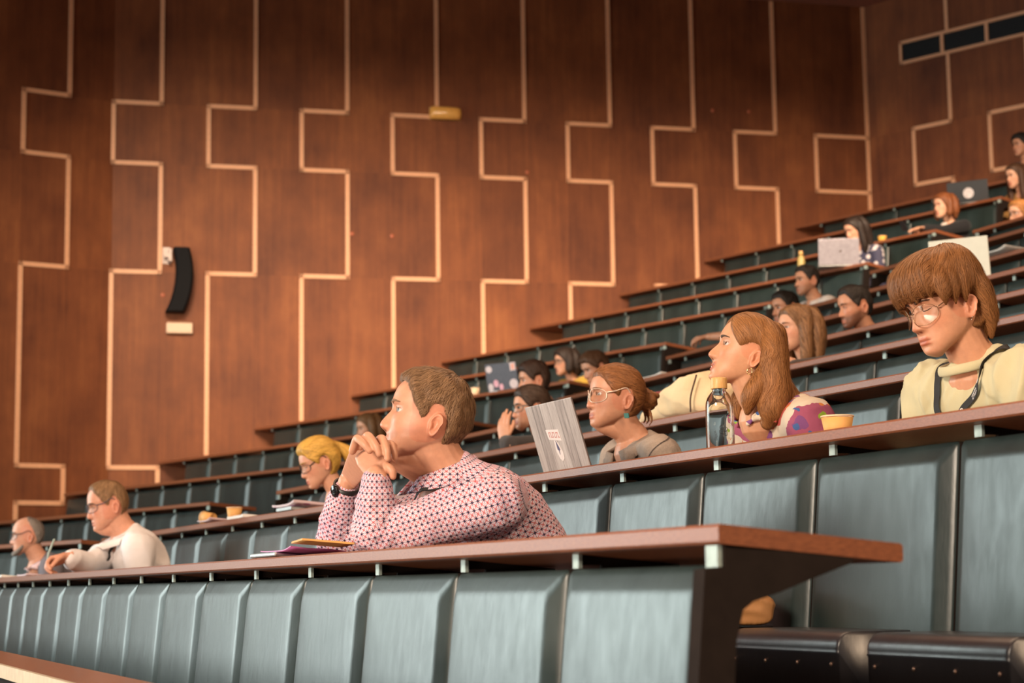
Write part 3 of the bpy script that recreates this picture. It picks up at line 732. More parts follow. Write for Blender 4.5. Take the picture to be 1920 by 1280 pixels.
class Person: pass
def person(label, C, az, pit, roll=0, taz=-113, seatz=None, hipd=.62, lean=.12, skin=(.60, .34, .22), hp=None, sc=1.0, female=False,
           build=1.0, vox=.004, arms=None, gaze=(0, 0), eye='brown', eyes=True, shirt=None, shirt_name='shirt', sleeve='long', shvox=None,
           brow=(.05, .03, .02), beard=0, pants=None, bulge=.05, sh_w=None, hang=.0, neckf=1.0, extra=None, group=None, lipc=None, sleeve_r=1.0, dk=None, high_neck=False):
    """one seated figure. C head centre; az/pit/roll of the head and taz of the trunk in degrees"""
    P = Person(); hp = dict(hp or {}); P.hp = hp; P.sc = sc
    if female: hp.setdefault('brow', .35); hp.setdefault('jaw', .92); hp.setdefault('nose', .86); hp.setdefault('fold', .4)
    shut = hp.get('open', 1) <= .35
    if shut: hp['open'] = 0; eyes = False
    az, pit, roll, taz = map(math.radians, (az, pit, roll, taz)); C = np.array(C, float)
    M = headM(C, az, pit, roll); P.M = M; Mn = np.array(M)
    def hw(p): p = np.array(p, float)*sc; return Mn[:3, :3]@p+Mn[:3, 3]
    P.hw = hw
    F = V(math.sin(taz), math.cos(taz), 0); R = np.cross(F, V(0, 0, 1)); P.F, P.R = F, R
    mb = MB()
    hi = vox < .0033
    G, _ = head_grid(110 if hi else 72, 150 if hi else 96, hp)
    Gw = (G.reshape(-1, 3)*sc)@Mn[:3, :3].T+Mn[:3, 3]
    mb.rings(Gw.reshape(G.shape))
    for sd in (-1, 1):
        E_ = np.array(ear_rings(sd, hp)); Ew = (E_.reshape(-1, 3)*sc)@Mn[:3, :3].T+Mn[:3, 3]; mb.rings(Ew.reshape(E_.shape))
    # neck and trunk
    wm = (.88 if female else 1.0)
    piv = hw((0, -.022, -.070)); N = piv-V(0, 0, 1)*.075*sc-F*(.035+lean*.10); P.N = N
    nr_ = .053*wm*neckf*(1 if female else 1.06); P.nr = nr_
    nk = [hw((0, -.018, -.01)), hw((0, -.020, -.055)), piv*.45+N*.55+F*.002, N, N-V(0, 0, .05)-F*.005]
    tube(mb, nk, [nr_*.95, nr_*.99, nr_*1.0, nr_*1.12, nr_*1.35], 20, up=F, sub=12)
    sz = seatz; H = V(N[0], N[1], sz+.125)-F*lean*1.0
    if dk:
        dn, dq, dz = dk; dist = lambda p: p@dn-dq*U
        if dist(H) < hipd: H = H+dn*(hipd-dist(H))
        for _ in range(24):
            mid = (H+N)/2-F*bulge; ts = np.linspace(0, 1, 40); sp = np.array([(1-t)**2*H+2*t*(1-t)*mid+t*t*N for t in ts])
            m_ = (sp[:, 2] < dz+.03) & (sp[:, 2] > dz-.08)
            if not m_.any() or min(dist(p) for p in sp[m_]) > .425+(.125 if female else .118)*build*(.9 if female else 1): break
            bulge += .012
    P.H = H
    mid = (H+N)/2-F*bulge
    def spine(t): return (1-t)**2*H+2*t*(1-t)*mid+t*t*N
    def tang(t): return nrm(2*(1-t)*(mid-H)+2*t*(N-mid))
    sw = sh_w or (.158 if female else .178)
    W_ = lambda v: v*wm*build
    tab = [(0, .165, .11, .11), (.18, .165, .12, .11), (.38, .150, .125 if build > 1 else .105, .10), (.56, .155, .118, .105), (.72, .165, .120, .105), (.82, .172, .108, .098), (.89, .165, .085, .085), (.945, .125, .066, .070), (.99, .078, .056, .060), (1.03, .058, .052, .055)]
    def trunk(m_, off, up_to=1.03, minr=0):
        secs = []
        for t, rx, rf, rb in tab:
            if t > up_to: continue
            T = tang(t); f = nrm(np.cross(T, R)*1.0); 
            if minr and t > .93: rx, rf, rb = max(rx, minr*(1.12 if t < .97 else 1.0)/(sw/.178)/build), max(rf, minr/(wm*build)), max(rb, minr/(wm*build))
            rf2 = rf+(.022 if female and .5 < t < .8 else 0)
            secs.append((spine(t), R, f, rx*(sw/.178)*build+off, rf2*wm*build+off, rb*wm*build+off))
        secloft(m_, secs, 36, 2.35)
    trunk(mb, -.012)
    arms = arms or {}; P.S = {}; P.E = {}; P.W = {}
    sb = MB(); segs = []
    if shirt: trunk(sb, .006, 1.04, nr_*1.06) if high_neck else trunk(sb, .006, .99)
    for key, sd in (('R', 1), ('L', -1)):
        S = spine(.865)+R*sd*sw*build**.5*1.0-V(0, 0, .012)+F*.005; a = arms.get(key, {})
        if dk and 'E' not in a:
            a = dict(a); E0 = S+dn*max(0, .50-dist(S))+R*sd*.05; E0[2] = max(dz-.15, S[2]-.31); a['E'] = E0
            W0_ = E0+dn*(.40-dist(E0))-R*sd*.11; W0_[2] = dz-.215; a['W'] = W0_
        E_ = np.array(a['E'], float) if 'E' in a else S-V(0, 0, .26)+F*.02+R*sd*.045
        Wp = np.array(a['W'], float) if 'W' in a else E_+F*.16-R*sd*.10-V(0, 0, .03)
        P.S[key], P.E[key], P.W[key] = S, E_, Wp
        ul = (E_-S); fl = Wp-E_; sk = .85 if female else 1.0
        tube(mb, [S-R*sd*.04, S, S+ul*.5, E_, E_+fl*.3, E_+fl*.75, Wp], [.050*sk, .052*sk, .044*sk, .040*sk, .042*sk, .031*sk, .026*sk], 14, sub=20)
        if a.get('hand', 'rest') is not None:
            h = a.get('hand', 'rest')
            if h == 'rest': hand_solids(mb, Wp, nrm(fl)*.5+F*.6+V(0, 0, -.12), V(0, 0, -1), sd > 0, [(.2, .3, .2)]*4, sc=.93*sk)
            elif callable(h): h(mb, Wp, P)
            else: hand_solids(mb, Wp, right=(sd > 0), **h)
        if shirt:
            sr = sleeve_r*build**.5*(.88 if female else 1.0)
            if sleeve == 'long':
                k = a.get('cuff', .93)
                pts = [S-R*sd*.06+V(0, 0, .0), S, S+ul*.45, E_-ul*.06, E_+fl*.12, E_+fl*.5, E_+fl*k]
                tube(sb, pts, [.072*sr, .074*sr, .064*sr, .058*sr, .058*sr, .050*sr, .040*sr], 22, sub=34)
            else:
                k = .62
                tube(sb, [S-R*sd*.06, S, S+ul*.3, S+ul*k], [.075*sr, .078*sr, .074*sr, .070*sr], 22, sub=16)
    if extra: extra(mb, P)
    me = remesh(mb, vox, 4 if hi else 2, .5, 'person')
    v = mverts(me); hl = ((v-Mn[:3, 3])@Mn[:3, :3])/sc        # head-local
    x, y, z = hl.T; near = (np.abs(x) < .10) & (z > -.125) & (z < .12) & (np.abs(y) < .13)
    col = np.ones((len(v), 3)); front = near & (y > .03)
    ax = np.abs(x); slv = hp.get('smile', 0.0); zc = z-slv*.010*(ax/.024)**2
    lip = front*np.exp(-(ax/.0235)**6)*(sm(-.0845, -.0815, zc)*(1-sm(-.0640+.0025*gs(ax, 0, .004), -.0605, zc)))
    lc = np.array(lipc if lipc else ((.74, .42, .42) if female else (.82, .58, .56)))
    col = col*(1-lip[:, None])+lip[:, None]*lc
    ck = front*(.5*gs(ax, .045, .022)*gs(z, -.025, .022)+.6*gs(ax, 0, .016)*gs(z, -.037, .014)) + near*(ax > .07)*.5
    ck = np.clip(ck, 0, .6)[:, None]; col = col*(1-ck)+ck*np.array((1.02, .72, .68))
    sk_ = front*gs(ax, .031, .018)*gs(z, .004, .013)*.35; col = col*(1-sk_[:, None])+sk_[:, None]*np.array((.80, .62, .60))
    lid = front*np.exp(-((ax-.031)/.0150)**4)*gs(z, .0060+.0020+.0034*hp.get('open', 1), .0016)*(0 if shut else .6); lid = lid[:, None]; col = col*(1-lid)+lid*np.array((.22, .14, .12))
    nst = front*gs(ax, .0075, .0042)*gs(z, -.0485, .003); nst = np.clip(nst*1.1, 0, 1)[:, None]; col = col*(1-nst)+nst*np.array((.25, .12, .1))  # shade inside the nostrils, painted into the skin tint
    mth = front*np.exp(-(ax/.024)**6)*gs(zc, -.0712, .0012)*.75; col = col*(1-mth[:, None])+mth[:, None]*np.array((.3, .14, .13))
    if beard:
        bm_ = near*(y > -.035)*(1-sm(-.052, -.040, z+.10*np.clip(.055-y, 0, .09)*(-1)))
        bm_ = near*sm(-.035, .02, y)*(1-sm(-.062, -.030, z-.35*np.clip(.07-y, 0, .06)))*(1-lip)
        bm_ = np.clip(bm_, 0, 1)[:, None]*beard; col = col*(1-bm_)+bm_*np.array((.22, .17, .16))
    setcol(me, 'tint', col)
    o = link('person', me, skin_mat('skin', skin)); tag(o, label, 'person', group); P.o = o
    P.bvh = None
    if eyes:
        for sd in (-1, 1):
            ex, ez = sd*.031, .0065; ey = float(surf(ex, ez, dict(hp, open=0)))-.0004-.0118
            e = bpy.data.objects.new('eye', EYEM[eye]); COL.objects.link(e); e.parent = o
            g = Matrix.Rotation(math.radians(-gaze[0]), 4, 'Z') @ Matrix.Rotation(math.radians(gaze[1]), 4, 'X')
            e.matrix_local = M @ Matrix.Diagonal((sc, sc, sc, 1)) @ Matrix.Translation((ex, ey, ez)) @ g
    if shut:
        for sd in (-1, 1):
            q = []
            for u in np.linspace(0, 1, 14):
                xx, zz = .0175+.0275*u, .0032-.0030*math.sin(math.pi*min(1, u*1.05))+.0010*u; q.append(hw((sd*xx, float(surf(xx, zz, hp))+.0006, zz)))
            b = MB(); tube(b, q, [.0004]+[.0011]*11+[.0008, .0004], 8); b.build('eyelash', plain('dark_lash', (.03, .018, .012), .6), o)
    for sd in (-1, 1):
        b = MB(); k = 12; top, bot = [], []
        for i in range(k):
            t = i/(k-1); xx = .0125+.038*t; zz = .0245+.0055*math.sin(min(1, t*1.15)*2.2)*.9-.004*t; hgt = .0046*(1-.7*t)*hp.get('browh', 1)
            top.append((sd*xx, zz+hgt)); bot.append((sd*xx, zz-hgt*.8))
        ring = lambda t: [(bot[t][0], float(surf(bot[t][0], bot[t][1], hp))-.002, bot[t][1]), (bot[t][0], float(surf(*bot[t], hp))+.0012, bot[t][1]), ((top[t][0]+bot[t][0])/2, float(surf((top[t][0]+bot[t][0])/2, (top[t][1]+bot[t][1])/2, hp))+.0022, (top[t][1]+bot[t][1])/2), (top[t][0], float(surf(*top[t], hp))+.0010, top[t][1]), (top[t][0], float(surf(*top[t], hp))-.002, top[t][1])]
        b.rings([[hw(q) for q in ring(t)] for t in range(k)], 0, True)
        bo = b.build('eyebrow', plain('brow_hair', brow, .7, var=.3, scale=400), o)
    if shirt:
        P.shirt = None
        if hang: pass
        sme = remesh(sb, shvox or max(.005, vox), 5, .5, shirt_name)
        P.shirt = link(shirt_name, sme, shirt, o)
    pb = MB(); pm = pants or m_pants
    secloft(pb, [(H-V(0, 0, .09)-F*.02, R, F, .15*wm*build, .10, .11), (H-V(0, 0, .05), R, F, .178*wm*build, .125*build, .125*build), (H+V(0, 0, .04), R, F, .172*wm*build, .12*build, .12*build), (H+V(0, 0, .09)+F*.01, R, F, .15*wm*build, .10*build, .10*build)], 26)
    for sd in (-1, 1):
        hpnt = H+R*sd*.09*wm-V(0, 0, .02); kn = hpnt+F*.38+R*sd*.03-V(0, 0, .0); an = kn-V(0, 0, .37)-F*.12
        tube(pb, [hpnt, hpnt*.5+kn*.5, kn-F*.03, kn+F*.005-V(0, 0, .05), kn*.5+an*.5, an], [.085*wm, .075*wm, .062*wm, .058*wm, .052*wm, .045*wm], 16, sub=18)
    P.pants = link('trousers', remesh(pb, .010, 3), pm, o)
    for sd in (-1, 1):
        an = H+R*sd*(.09*wm+.03)-V(0, 0, .395)+F*.26; b = MB()
        secloft(b, [(an-F*.055-V(0, 0, .02), R, V(0, 0, 1), .025, .035, .05), (an-F*.02-V(0, 0, .02), R, V(0, 0, 1), .036, .045, .055), (an+F*.08-V(0, 0, .03), R, V(0, 0, 1), .042, .03, .045), (an+F*.16-V(0, 0, .045), R, V(0, 0, 1), .043, .016, .03), (an+F*.20-V(0, 0, .05), R, V(0, 0, 1), .028, .008, .022)], 16)
        b.build('shoe', m_shoe, o)
    return P
m_pants = cloth_mat('dark_trousers', (.02, .022, .03)); m_shoe = plain('black_leather', (.01, .01, .01), .4)

def jowl(P, k=1.0):
    def f(mb, Q):
        h = Q.hw
        tube(mb, [h((0, .075, -.098)), h((0, .045, -.108)), h((0, .012, -.112)), Q.N*.5+h((0, -.01, -.10))*.5+Q.F*.012], [.020*k, .034*k, .044*k, .052*k], 18, up=Q.R, sub=12)
    return f
def add_hair(P, col, style='short', thick=None, vols=None, flow=None, n=900, steps=6, step=.012, width=.0022, lift=.0015, tipl=.004, jit=.25, vox=.004, seed=1, rough=.003, captone=.72, zmin=-1, name='hair', msm=3, capkw=None):
    """hair on a head; everything given in head coordinates"""
    hp, hw = P.hp, P.hw; mb = MB()
    G, m = cap_grid(hp, style, thick or (lambda x, y, z: .008), seed=seed, rough=rough, **(capkw or {})); mb.rings(G)
    if vols:
        vols(mb); me = remesh(mb, vox, msm, .5, name)
    else:
        me = mb.mesh(name)
        bm = bmesh.new(); bm.from_mesh(me); bmesh.ops.recalc_face_normals(bm, faces=bm.faces[:]); bm.to_mesh(me); bm.free(); me.update()
    v = mverts(me)
    nv, nf = len(v), len(me.polygons)
    bvh = BVHTree.FromPolygons([tuple(p) for p in v], [tuple(p.vertices) for p in me.polygons])
    from mathutils.kdtree import KDTree
    Gf, mf = G.reshape(-1, 3), m.ravel(); kd = KDTree(len(Gf))
    for i_, p in enumerate(Gf): kd.insert(Vector(p), i_)
    kd.balance(); ok = np.zeros(nv, bool)
    for i_, p in enumerate(v):
        _, g, dd = kd.find(Vector(p)); ok[i_] = ((mf[g] > .55) and p[2] > -.088) or dd > .012
    ok &= v[:, 2] > zmin
    pts = v[ok]; rng = np.random.default_rng(seed)
    hb = MB(); hb.v = [tuple(p) for p in v]; hb.f = [tuple(p.vertices) for p in me.polygons]; hb.m = [0]*nf; hb.sm = [True]*nf
    tone = [captone]*nv
    crown = V(0, -.045, .105)
    fl = flow or (lambda p: (p[0]-crown[0], p[1]-crown[1], p[2]-crown[2]-.02))
    if len(pts): strands(hb, tone, bvh, pts, fl, n, rng, steps, step, width, lift, jit, tipl, kd=kd, mf=mf)
    hb.v = [tuple(hw(p)) for p in hb.v]
    me2 = hb.mesh(name); t = np.array(tone)[:, None]*np.ones((1, 3)); setcol(me2, 'tone', t)
    bpy.data.meshes.remove(me)
    return link(name, me2, hair_mat('hair', col), P.o)

def glasses(P, col, lw=.0265, lh=.0215, rim=.0014, n=2.6, top=0.0, zc=.003, fwd=.0135, metal=.6, temple=None, glass=True, tilt=.0):
    hp, hw, o = P.hp, P.hw, P.o; mt = plain('spectacle_frame', col, .3, metal, var=.05)
    y0 = float(surf(.0, .004, hp))+fwd-.004; b = MB(); lensrings = []
    for sd in (-1, 1):
        cx = sd*(lw+.0075); loop = []
        for i in range(40):
            a = 2*math.pi*i/40; ca, sa = math.cos(a), math.sin(a)
            dx = math.copysign(abs(ca)**(2/n), ca)*lw; dz = math.copysign(abs(sa)**(2/n), sa)*(lh if sa > 0 else lh*1.03)
            dx *= 1-top*max(0, -sa)
            xx = cx+dx; loop.append(V(xx, y0-3.2*max(0, abs(xx)-.006)**2*4-tilt*dz, zc+dz))
        loop = np.array(loop); lensrings.append(loop)
        T = np.roll(loop, -1, 0)-np.roll(loop, 1, 0); T /= np.linalg.norm(T, axis=1)[:, None]; A = np.tile(V(0, 1, 0), (40, 1)); B = np.cross(T, A)
        ang = np.linspace(0, 2*np.pi, 8, endpoint=False)
        G = np.array([[hw(loop[i]+rim*(math.cos(t)*A[i]*1.1+math.sin(t)*B[i])) for t in ang] for i in range(40)])
        b.grid(G, True, True)
        # temple arm
        h0 = V(cx+sd*lw*.96, y0-3.2*(abs(cx+sd*lw*.96)-.006)**2*4, zc+lh*.45)
        pts = [h0, h0+V(sd*.006, -.006, .001), V(sd*.0785*hp.get('wid', 1), .03, .016), V(sd*.0800*hp.get('wid', 1), -.008, .030), V(sd*.079, -.025, .018), V(sd*.077, -.034, -.004)]
        tube(b, [hw(p) for p in pts], [rim*1.2*P.sc*1.3]*6, 8, sub=24)
    br = [V(-.0085, y0-.0005, zc+.004), V(-.004, y0+.002, zc+.007), V(.004, y0+.002, zc+.007), V(.0085, y0-.0005, zc+.004)]
    tube(b, [hw(p) for p in br], [rim]*4, 8, sub=10)
    g = b.build('glasses', mt, o)
    if glass:
        for loop in lensrings:
            c = loop.mean(0); l = MB(); R_ = [loop*.98+c*.02, loop*.6+c*.4+V(0, .0012, 0), loop*.2+c*.8+V(0, .0016, 0), loop*.02+c*.98+V(0, .0017, 0)]
            l.rings([[hw(p) for p in r] for r in R_]); l.f = l.f[:-2]; l.m = l.m[:-2]; l.sm = l.sm[:-2]
            l.build('lens', m_lens, g, fixn=False)
    return g
def ribbon(name, pts, nrms, w, th, mat, parent, sub=40):
    """flat band along pts, lying against a surface with normals nrms"""
    Q = spline(np.hstack([np.array(pts, float), np.array(nrms, float)]), sub); P_, Nn = Q[:, :3], Q[:, 3:]
    T = np.gradient(P_, axis=0); R = []
    for p, n, t in zip(P_, Nn, T):
        n = nrm(n-t*(n@t)/max(1e-9, t@t)); s = nrm(np.cross(t, n)); R.append([p-s*w/2, p+s*w/2, p+s*w/2+n*th, p-s*w/2+n*th])
    b = MB(); b.rings(R, 0, False); return b.build(name, mat, parent)
def shrink(P, pts, off=.004, frm=None):
    """lay points onto the figure's clothing or skin; returns points and normals"""
    objs = [x for x in (P.shirt, P.o) if x]; trees = getattr(P, 'trees', None)
    if trees is None:
        trees = []
        for ob in objs:
            me = ob.data; trees.append(BVHTree.FromPolygons([tuple(v.co) for v in me.vertices], [tuple(p.vertices) for p in me.polygons]))
        P.trees = trees
    out, nn = [], []
    for p in pts:
        best = None
        if frm is not None:
            o = Vector(frm(p)) if callable(frm) else Vector(frm); d = Vector(p)-o
            for t in trees:
                h = t.ray_cast(o, d.normalized(), 10)
                if h[0] is not None and (best is None or h[3] < best[2]): best = (h[0], h[1], h[3])
        if best is None:
            for t in trees:
                h = t.find_nearest(Vector(p))
                if best is None or h[3] < best[2]: best = (h[0], h[1], h[3])
        out.append(np.array(best[0])+np.array(best[1])*off); nn.append(np.array(best[1]))
    return np.array(out), np.array(nn)

def lay_collar(P, mat, name='shirt_collar', w=.045, drop=.07, fwd=.035, a1=30, up=.016, th=.004):
    """turned-down collar: inner edge round the neck, outer edge resting on the garment"""
    N, F, R = P.N, P.F, P.R
    for sd in (-1, 1):
        inn, out = [], []
        for i in range(16):
            t = i/15; a = math.radians(180-(180-a1)*t); d = F*math.cos(a)+R*sd*math.sin(a)
            c = N+V(0, 0, up-drop*t**1.5)+F*fwd*t+d*(P.nr*1.06+.010+.010*t); inn.append(c); out.append(c+d*w*.9-V(0, 0, w*.55)+F*.012*t)
        oo, nn = shrink(P, out, .005); ii, ni = shrink(P, inn, .003); G = []
        for i in range(16):
            c = inn[i] if np.linalg.norm(inn[i]-ii[i]) < .03 else ii[i]; o_ = oo[i]; n = nn[i]; top = c+V(0, 0, .014)*(1-i/22); m = (top+o_)/2+n*.007
            G.append([c, top, top+n*.003, m, o_+n*th, o_-n*.001, (c+o_)/2-n*.002])
        b = MB(); b.rings(G); b.build(name, mat, P.shirt or P.o)

def headC(px, py, q, p, az, pit, roll=0, sc=1.0, n=NC):
    Mx = np.array(headM((0, 0, 0), math.radians(az), math.radians(pit), math.radians(roll)))[:3, :3]
    return at_q(px, py, q, n) - Mx@(np.array(p, float)*sc)
EAR = (-.080, -.020, -.018)
def deskz(k): return ZC+RZ[k]*U
def seatz(k): return deskz(k)-.36
def dki(k, blk='C'):
    return (NL, LP[k], deskz(k)) if blk == 'L' else ((NR, CQ[1], deskz(1)) if k == 1 else (NC, CQ[k], deskz(k)))
def rest(px, q, k, r=.055, blk='C'):      # a point resting on the desk top of row k
    n, qf, z = dki(k, blk); p = at_q(px, 900, q, n); p[2] = z-SLOPE*U*(q-qf)/DD+r; return p

# ---- man in the checked shirt
def seg_uv(P, ob, scale):
    me = ob.data; segs = [(P.H, P.N, .15, P.R)]
    for k in 'LR': segs += [(P.S[k], P.E[k], .058, P.F), (P.E[k], P.W[k], .05, P.F)]
    v = mverts(me); nl = len(me.loops); li = np.empty(nl, int); me.loops.foreach_get('vertex_index', li)
    cen = np.empty(len(me.polygons)*3); me.polygons.foreach_get('center', cen); cen = cen.reshape(-1, 3)
    st = np.empty(len(me.polygons), int); me.polygons.foreach_get('loop_start', st); tot = np.empty(len(me.polygons), int); me.polygons.foreach_get('loop_total', tot)
    best = np.full(len(cen), 1e9); who = np.zeros(len(cen), int); UV = []
    for i, (a, b, r, ref) in enumerate(segs):
        a, b = np.array(a), np.array(b); L = np.linalg.norm(b-a); T = (b-a)/L
        t = (cen-a)@T; d = np.linalg.norm(cen-a-np.clip(t, 0, L)[:, None]*T, axis=1)/r
        if i == 0: d = d*.92
        k = d < best; best[k] = d[k]; who[k] = i
    pl = np.repeat(np.arange(len(cen)), tot); uv = np.zeros((nl, 2))
    for i, (a, b, r, ref) in enumerate(segs):
        a, b = np.array(a), np.array(b); T = nrm(b-a); e1 = nrm(ref-T*(ref@T)); e2 = np.cross(T, e1)
        s = who[pl] == i
        def ang(p): q = p-a; return np.arctan2(q@e2, q@e1)
        aa = ang(v[li[s]]); ac = ang(cen[pl[s]]); aa = aa+2*np.pi*np.round((ac-aa)/(2*np.pi))
        uv[s, 0] = aa*r/scale; uv[s, 1] = ((v[li[s]]-a)@T)/scale
    l = me.uv_layers.new(name='weave'); l.data.foreach_set('uv', uv.astype(np.float32).ravel())
def star_cloth():
    t = NT('star_lattice_cotton'); uvn = t.n('ShaderNodeUVMap', uv_map='weave'); sx = t.n('ShaderNodeSeparateXYZ'); t.l(uvn.outputs[0], sx.inputs[0])
    fu = t.math('SUBTRACT', t.math('FRACT', sx.outputs[0]), .5); fv = t.math('SUBTRACT', t.math('FRACT', sx.outputs[1]), .5)
    au, av = t.math('ABSOLUTE', fu), t.math('ABSOLUTE', fv)
    lt = lambda a, b: t.math('LESS_THAN', a, b)
    dia = t.math('ABSOLUTE', t.math('SUBTRACT', au, av)); mx = t.math('MAXIMUM', au, av); mn = t.math('MINIMUM', au, av)
    red = t.math('MULTIPLY', lt(dia, .085), t.math('GREATER_THAN', mx, .12))
    red2 = t.math('MULTIPLY', t.math('GREATER_THAN', mx, .455), lt(mn, .5))
    dk = t.math('MAXIMUM', t.math('MULTIPLY', lt(mn, .050), lt(mx, .40)), lt(t.math('ADD', au, av), .13))
    dk = t.math('MAXIMUM', dk, t.math('MULTIPLY', lt(dia, .06), lt(mx, .15)))
    co = t.coord('Object'); nz = t.noise(co, 14, 4, .6)
    base = t.ramp(nz, [(.3, (.57, .52, .66)), (.7, (.70, .65, .75))])
    c = t.mix(t.math('MULTIPLY', red2, .55), base, (.46, .12, .10)); c = t.mix(t.math('MULTIPLY', red, .85), c, (.44, .045, .045)); c = t.mix(dk, c, (.022, .016, .045))
    t.set(Base_Color=c, Roughness=.8, Specular_IOR_Level=.2); t.bump(t.noise(co, 16, 4, .55), .45, .02); return t.m
def wrinkle(ob, amp, freq, seed=0, stretch=(1, 1, 1), mask=None):
    me = ob.data; v = mverts(me); n = mnorms(me); st = np.array(stretch)
    d = np.array([noise.noise(Vector(p*freq*st)+Vector((seed, 0, 0))) for p in v]); d = 1-2*np.abs(d)
    k = np.ones(len(v)) if mask is None else mask(v)
    setverts(me, v+n*(amp*k*(d-.5))[:, None])

az, pit, q = -96, 12, 3.22
C1 = headC(816, 797, q, EAR, az, pit, 0, 1.04, NR)
EL, ER = rest(706, 2.92, 1, .062), rest(634, 3.02, 1, .062)
WL, WR = at_q(706, 890, 2.90, NR), at_q(652, 902, 3.0, NR)
def clasp_left(mb, W, P):
    d0 = W@V(0, 1, 0); u = nrm(at_d(688, 846, d0+.045)-W); nn = V(.25, .97, -.05)
    hand_solids(mb, W, u, nn, False, [(1.55, 1.5, .9)]*4, thumb=(.35, .75, .1), thumbcurl=.7, sc=.88)
def clasp_right(mb, W, P):
    d0 = WL@V(0, 1, 0); px = lambda x, y, o: at_d(x+4, y+7, d0+o)
    k = px(684, 832, .035); u = nrm(k-W); nn = V(0, -1, 0)
    s = nrm(np.cross(u, nn))
    secloft(mb, [(W-u*.03, s, nn, .027, .02, .02), (W, s, nn, .028, .019, .019), (W*.6+k*.4, s, nn, .036, .018, .02), (k-u*.012, s, nn, .042, .016, .016), (k, s, nn, .036, .009, .009)], 20, 2.4)
    for pts in ([(657, 838, .03), (664, 818, .012), (668, 816, -.006), (679, 826, -.026), (689, 838, -.031)],
                [(672, 830, .03), (682, 813, .010), (688, 811, -.008), (701, 829, -.030), (707, 844, -.035)],
                [(694, 830, .03), (707, 817, .008), (714, 817, -.010), (721, 836, -.032), (723, 853, -.036)],
                [(712, 836, .03), (724, 826, .010), (730, 828, -.004), (735, 842, -.012), (736, 852, -.014)]):
        tube(mb, [px(*p) for p in pts], [.0105, .0112, .0108, .0098, .0085], 12, sub=18)
    tube(mb, [px(712, 872, .02), px(722, 868, .0), px(731, 876, -.012), px(733, 886, -.014)], [.012, .013, .011, .009], 12, sub=14)
def collar_a(mb, P): pass
def man_checked():
    P = person('man with short sandy hair in a red and navy patterned shirt, hands clasped at chin', C1, az, pit, 0, -108, seatz(1), dk=dki(1), high_neck=True, lean=.22, skin=(.54, .275, .175), hp={'nose': 1.0, 'wid': 1.04, 'jaw': 1.10, 'hairline': .004, 'open': .62, 'browh': 1.2}, sc=1.04, build=1.13,
        vox=.0024, arms={'L': {'E': EL, 'W': WL, 'hand': clasp_left, 'cuff': .83}, 'R': {'E': ER, 'W': WR, 'hand': clasp_right, 'cuff': .80}}, gaze=(-13, 4), eye='blue', shirt=star_cloth(), shirt_name='patterned_shirt', shvox=.005, brow=(.20, .11, .06), beard=.10, bulge=.075, sh_w=.180, neckf=1.22, extra=jowl(None, 1.0))
    m = P.shirt.data
    def msk(v):
        e = np.minimum(np.linalg.norm(v-EL, axis=1), np.linalg.norm(v-ER, axis=1)); return .45+.9*np.exp(-(e/.16)**2)
    wrinkle(P.shirt, .0075, 9, 3, (1, 1, 1.5), msk); wrinkle(P.shirt, .003, 24, 7, (1, 1, 1.2), msk)
    seg_uv(P, P.shirt, .0150); P.shirt['label'] = 'cotton shirt with a red and navy star lattice'
    def th(x, y, z):
        return .004+.007*sm(.045, .105, z)+.006*sm(.02, -.08, y)*sm(-.07, .03, z)+.006*sm(.05, .085, y)*sm(.07, .095, z)
    h = add_hair(P, (.205, .115, .058), 'short', th, None, lambda p: (p[0]+.01, p[1]+.060, p[2]-.125), 6500, 6, .0075, .0009, .0016, .007, .22, seed=4, rough=.008)
    # collar standing round the neck with two points
    N = P.N; ring = []
    for i in range(26):
        a = math.radians(-155+310*i/25); d = P.F*math.cos(a+math.pi)*-1+P.R*math.sin(a); d = P.F*math.cos(a)*-1+P.R*math.sin(a)
        ring.append((d, a))
    b = MB(); G = []
    for d, a in ring:
        fr = .5-.5*math.cos(a); c = N+V(0, 0, .030-.052*fr)+P.F*(.004+.022*fr); r = .069+.010*fr
        p0 = c+d*r; up = V(0, 0, 1)*.034*(1-.25*fr)-d*.006
        G.append([p0-d*.002-V(0, 0, .012), p0+up*.95-d*.004, p0+up, p0+up*.86+d*.007, p0-up*.75+d*(.026+.010*fr), p0-up*.82+d*(.022+.010*fr), p0+up*.3+d*.006])
    G = np.array(G); b.rings(G, 0, True); co = b.build('collar', P.shirt.data.materials[0], P.shirt)
    me = co.data; l = me.uv_layers.new(name='weave'); uv = []
    for lp in me.loops:
        q_ = np.array(me.vertices[lp.vertex_index].co)-N; uv += [math.atan2(q_@P.R, -(q_@P.F))*.075/.0150, q_[2]*1.0/.0150]
    l.data.foreach_set('uv', uv)
    # lanyard over the collar
    m_lan = plain('black_webbing', (.010, .010, .011), .7)
    allp, alln = [], []
    for a in np.radians([178, 205, 230, 255, 280, 300, 318]):
        d = -P.F*math.cos(a+math.pi)*-1*-1+P.R*math.sin(a); d = P.F*math.cos(a)+P.R*math.sin(a); fr = .5+.5*math.cos(a)
        c = N+V(0, 0, .030-.052*fr)+P.F*(.004+.022*fr); p = c+d*(.069+.010*fr+.027+.010*fr)-V(0, 0, .022); allp.append(p); alln.append(nrm(d+V(0, 0, .8)))
    ps, ns = shrink(P, [N+P.F*.125-P.R*.045-V(0, 0, .10), N+P.F*.15-P.R*.03-V(0, 0, .20)], .006); allp += list(ps); alln += list(ns)
    ribbon('lanyard', allp, alln, .011, .0018, m_lan, P.o)
    # watch on the far wrist
    ax = nrm(WR-ER); b = MB(); c = WR-ax*.022; e1 = nrm(np.cross(ax, V(0, 0, 1))); e2 = np.cross(ax, e1); R_ = []
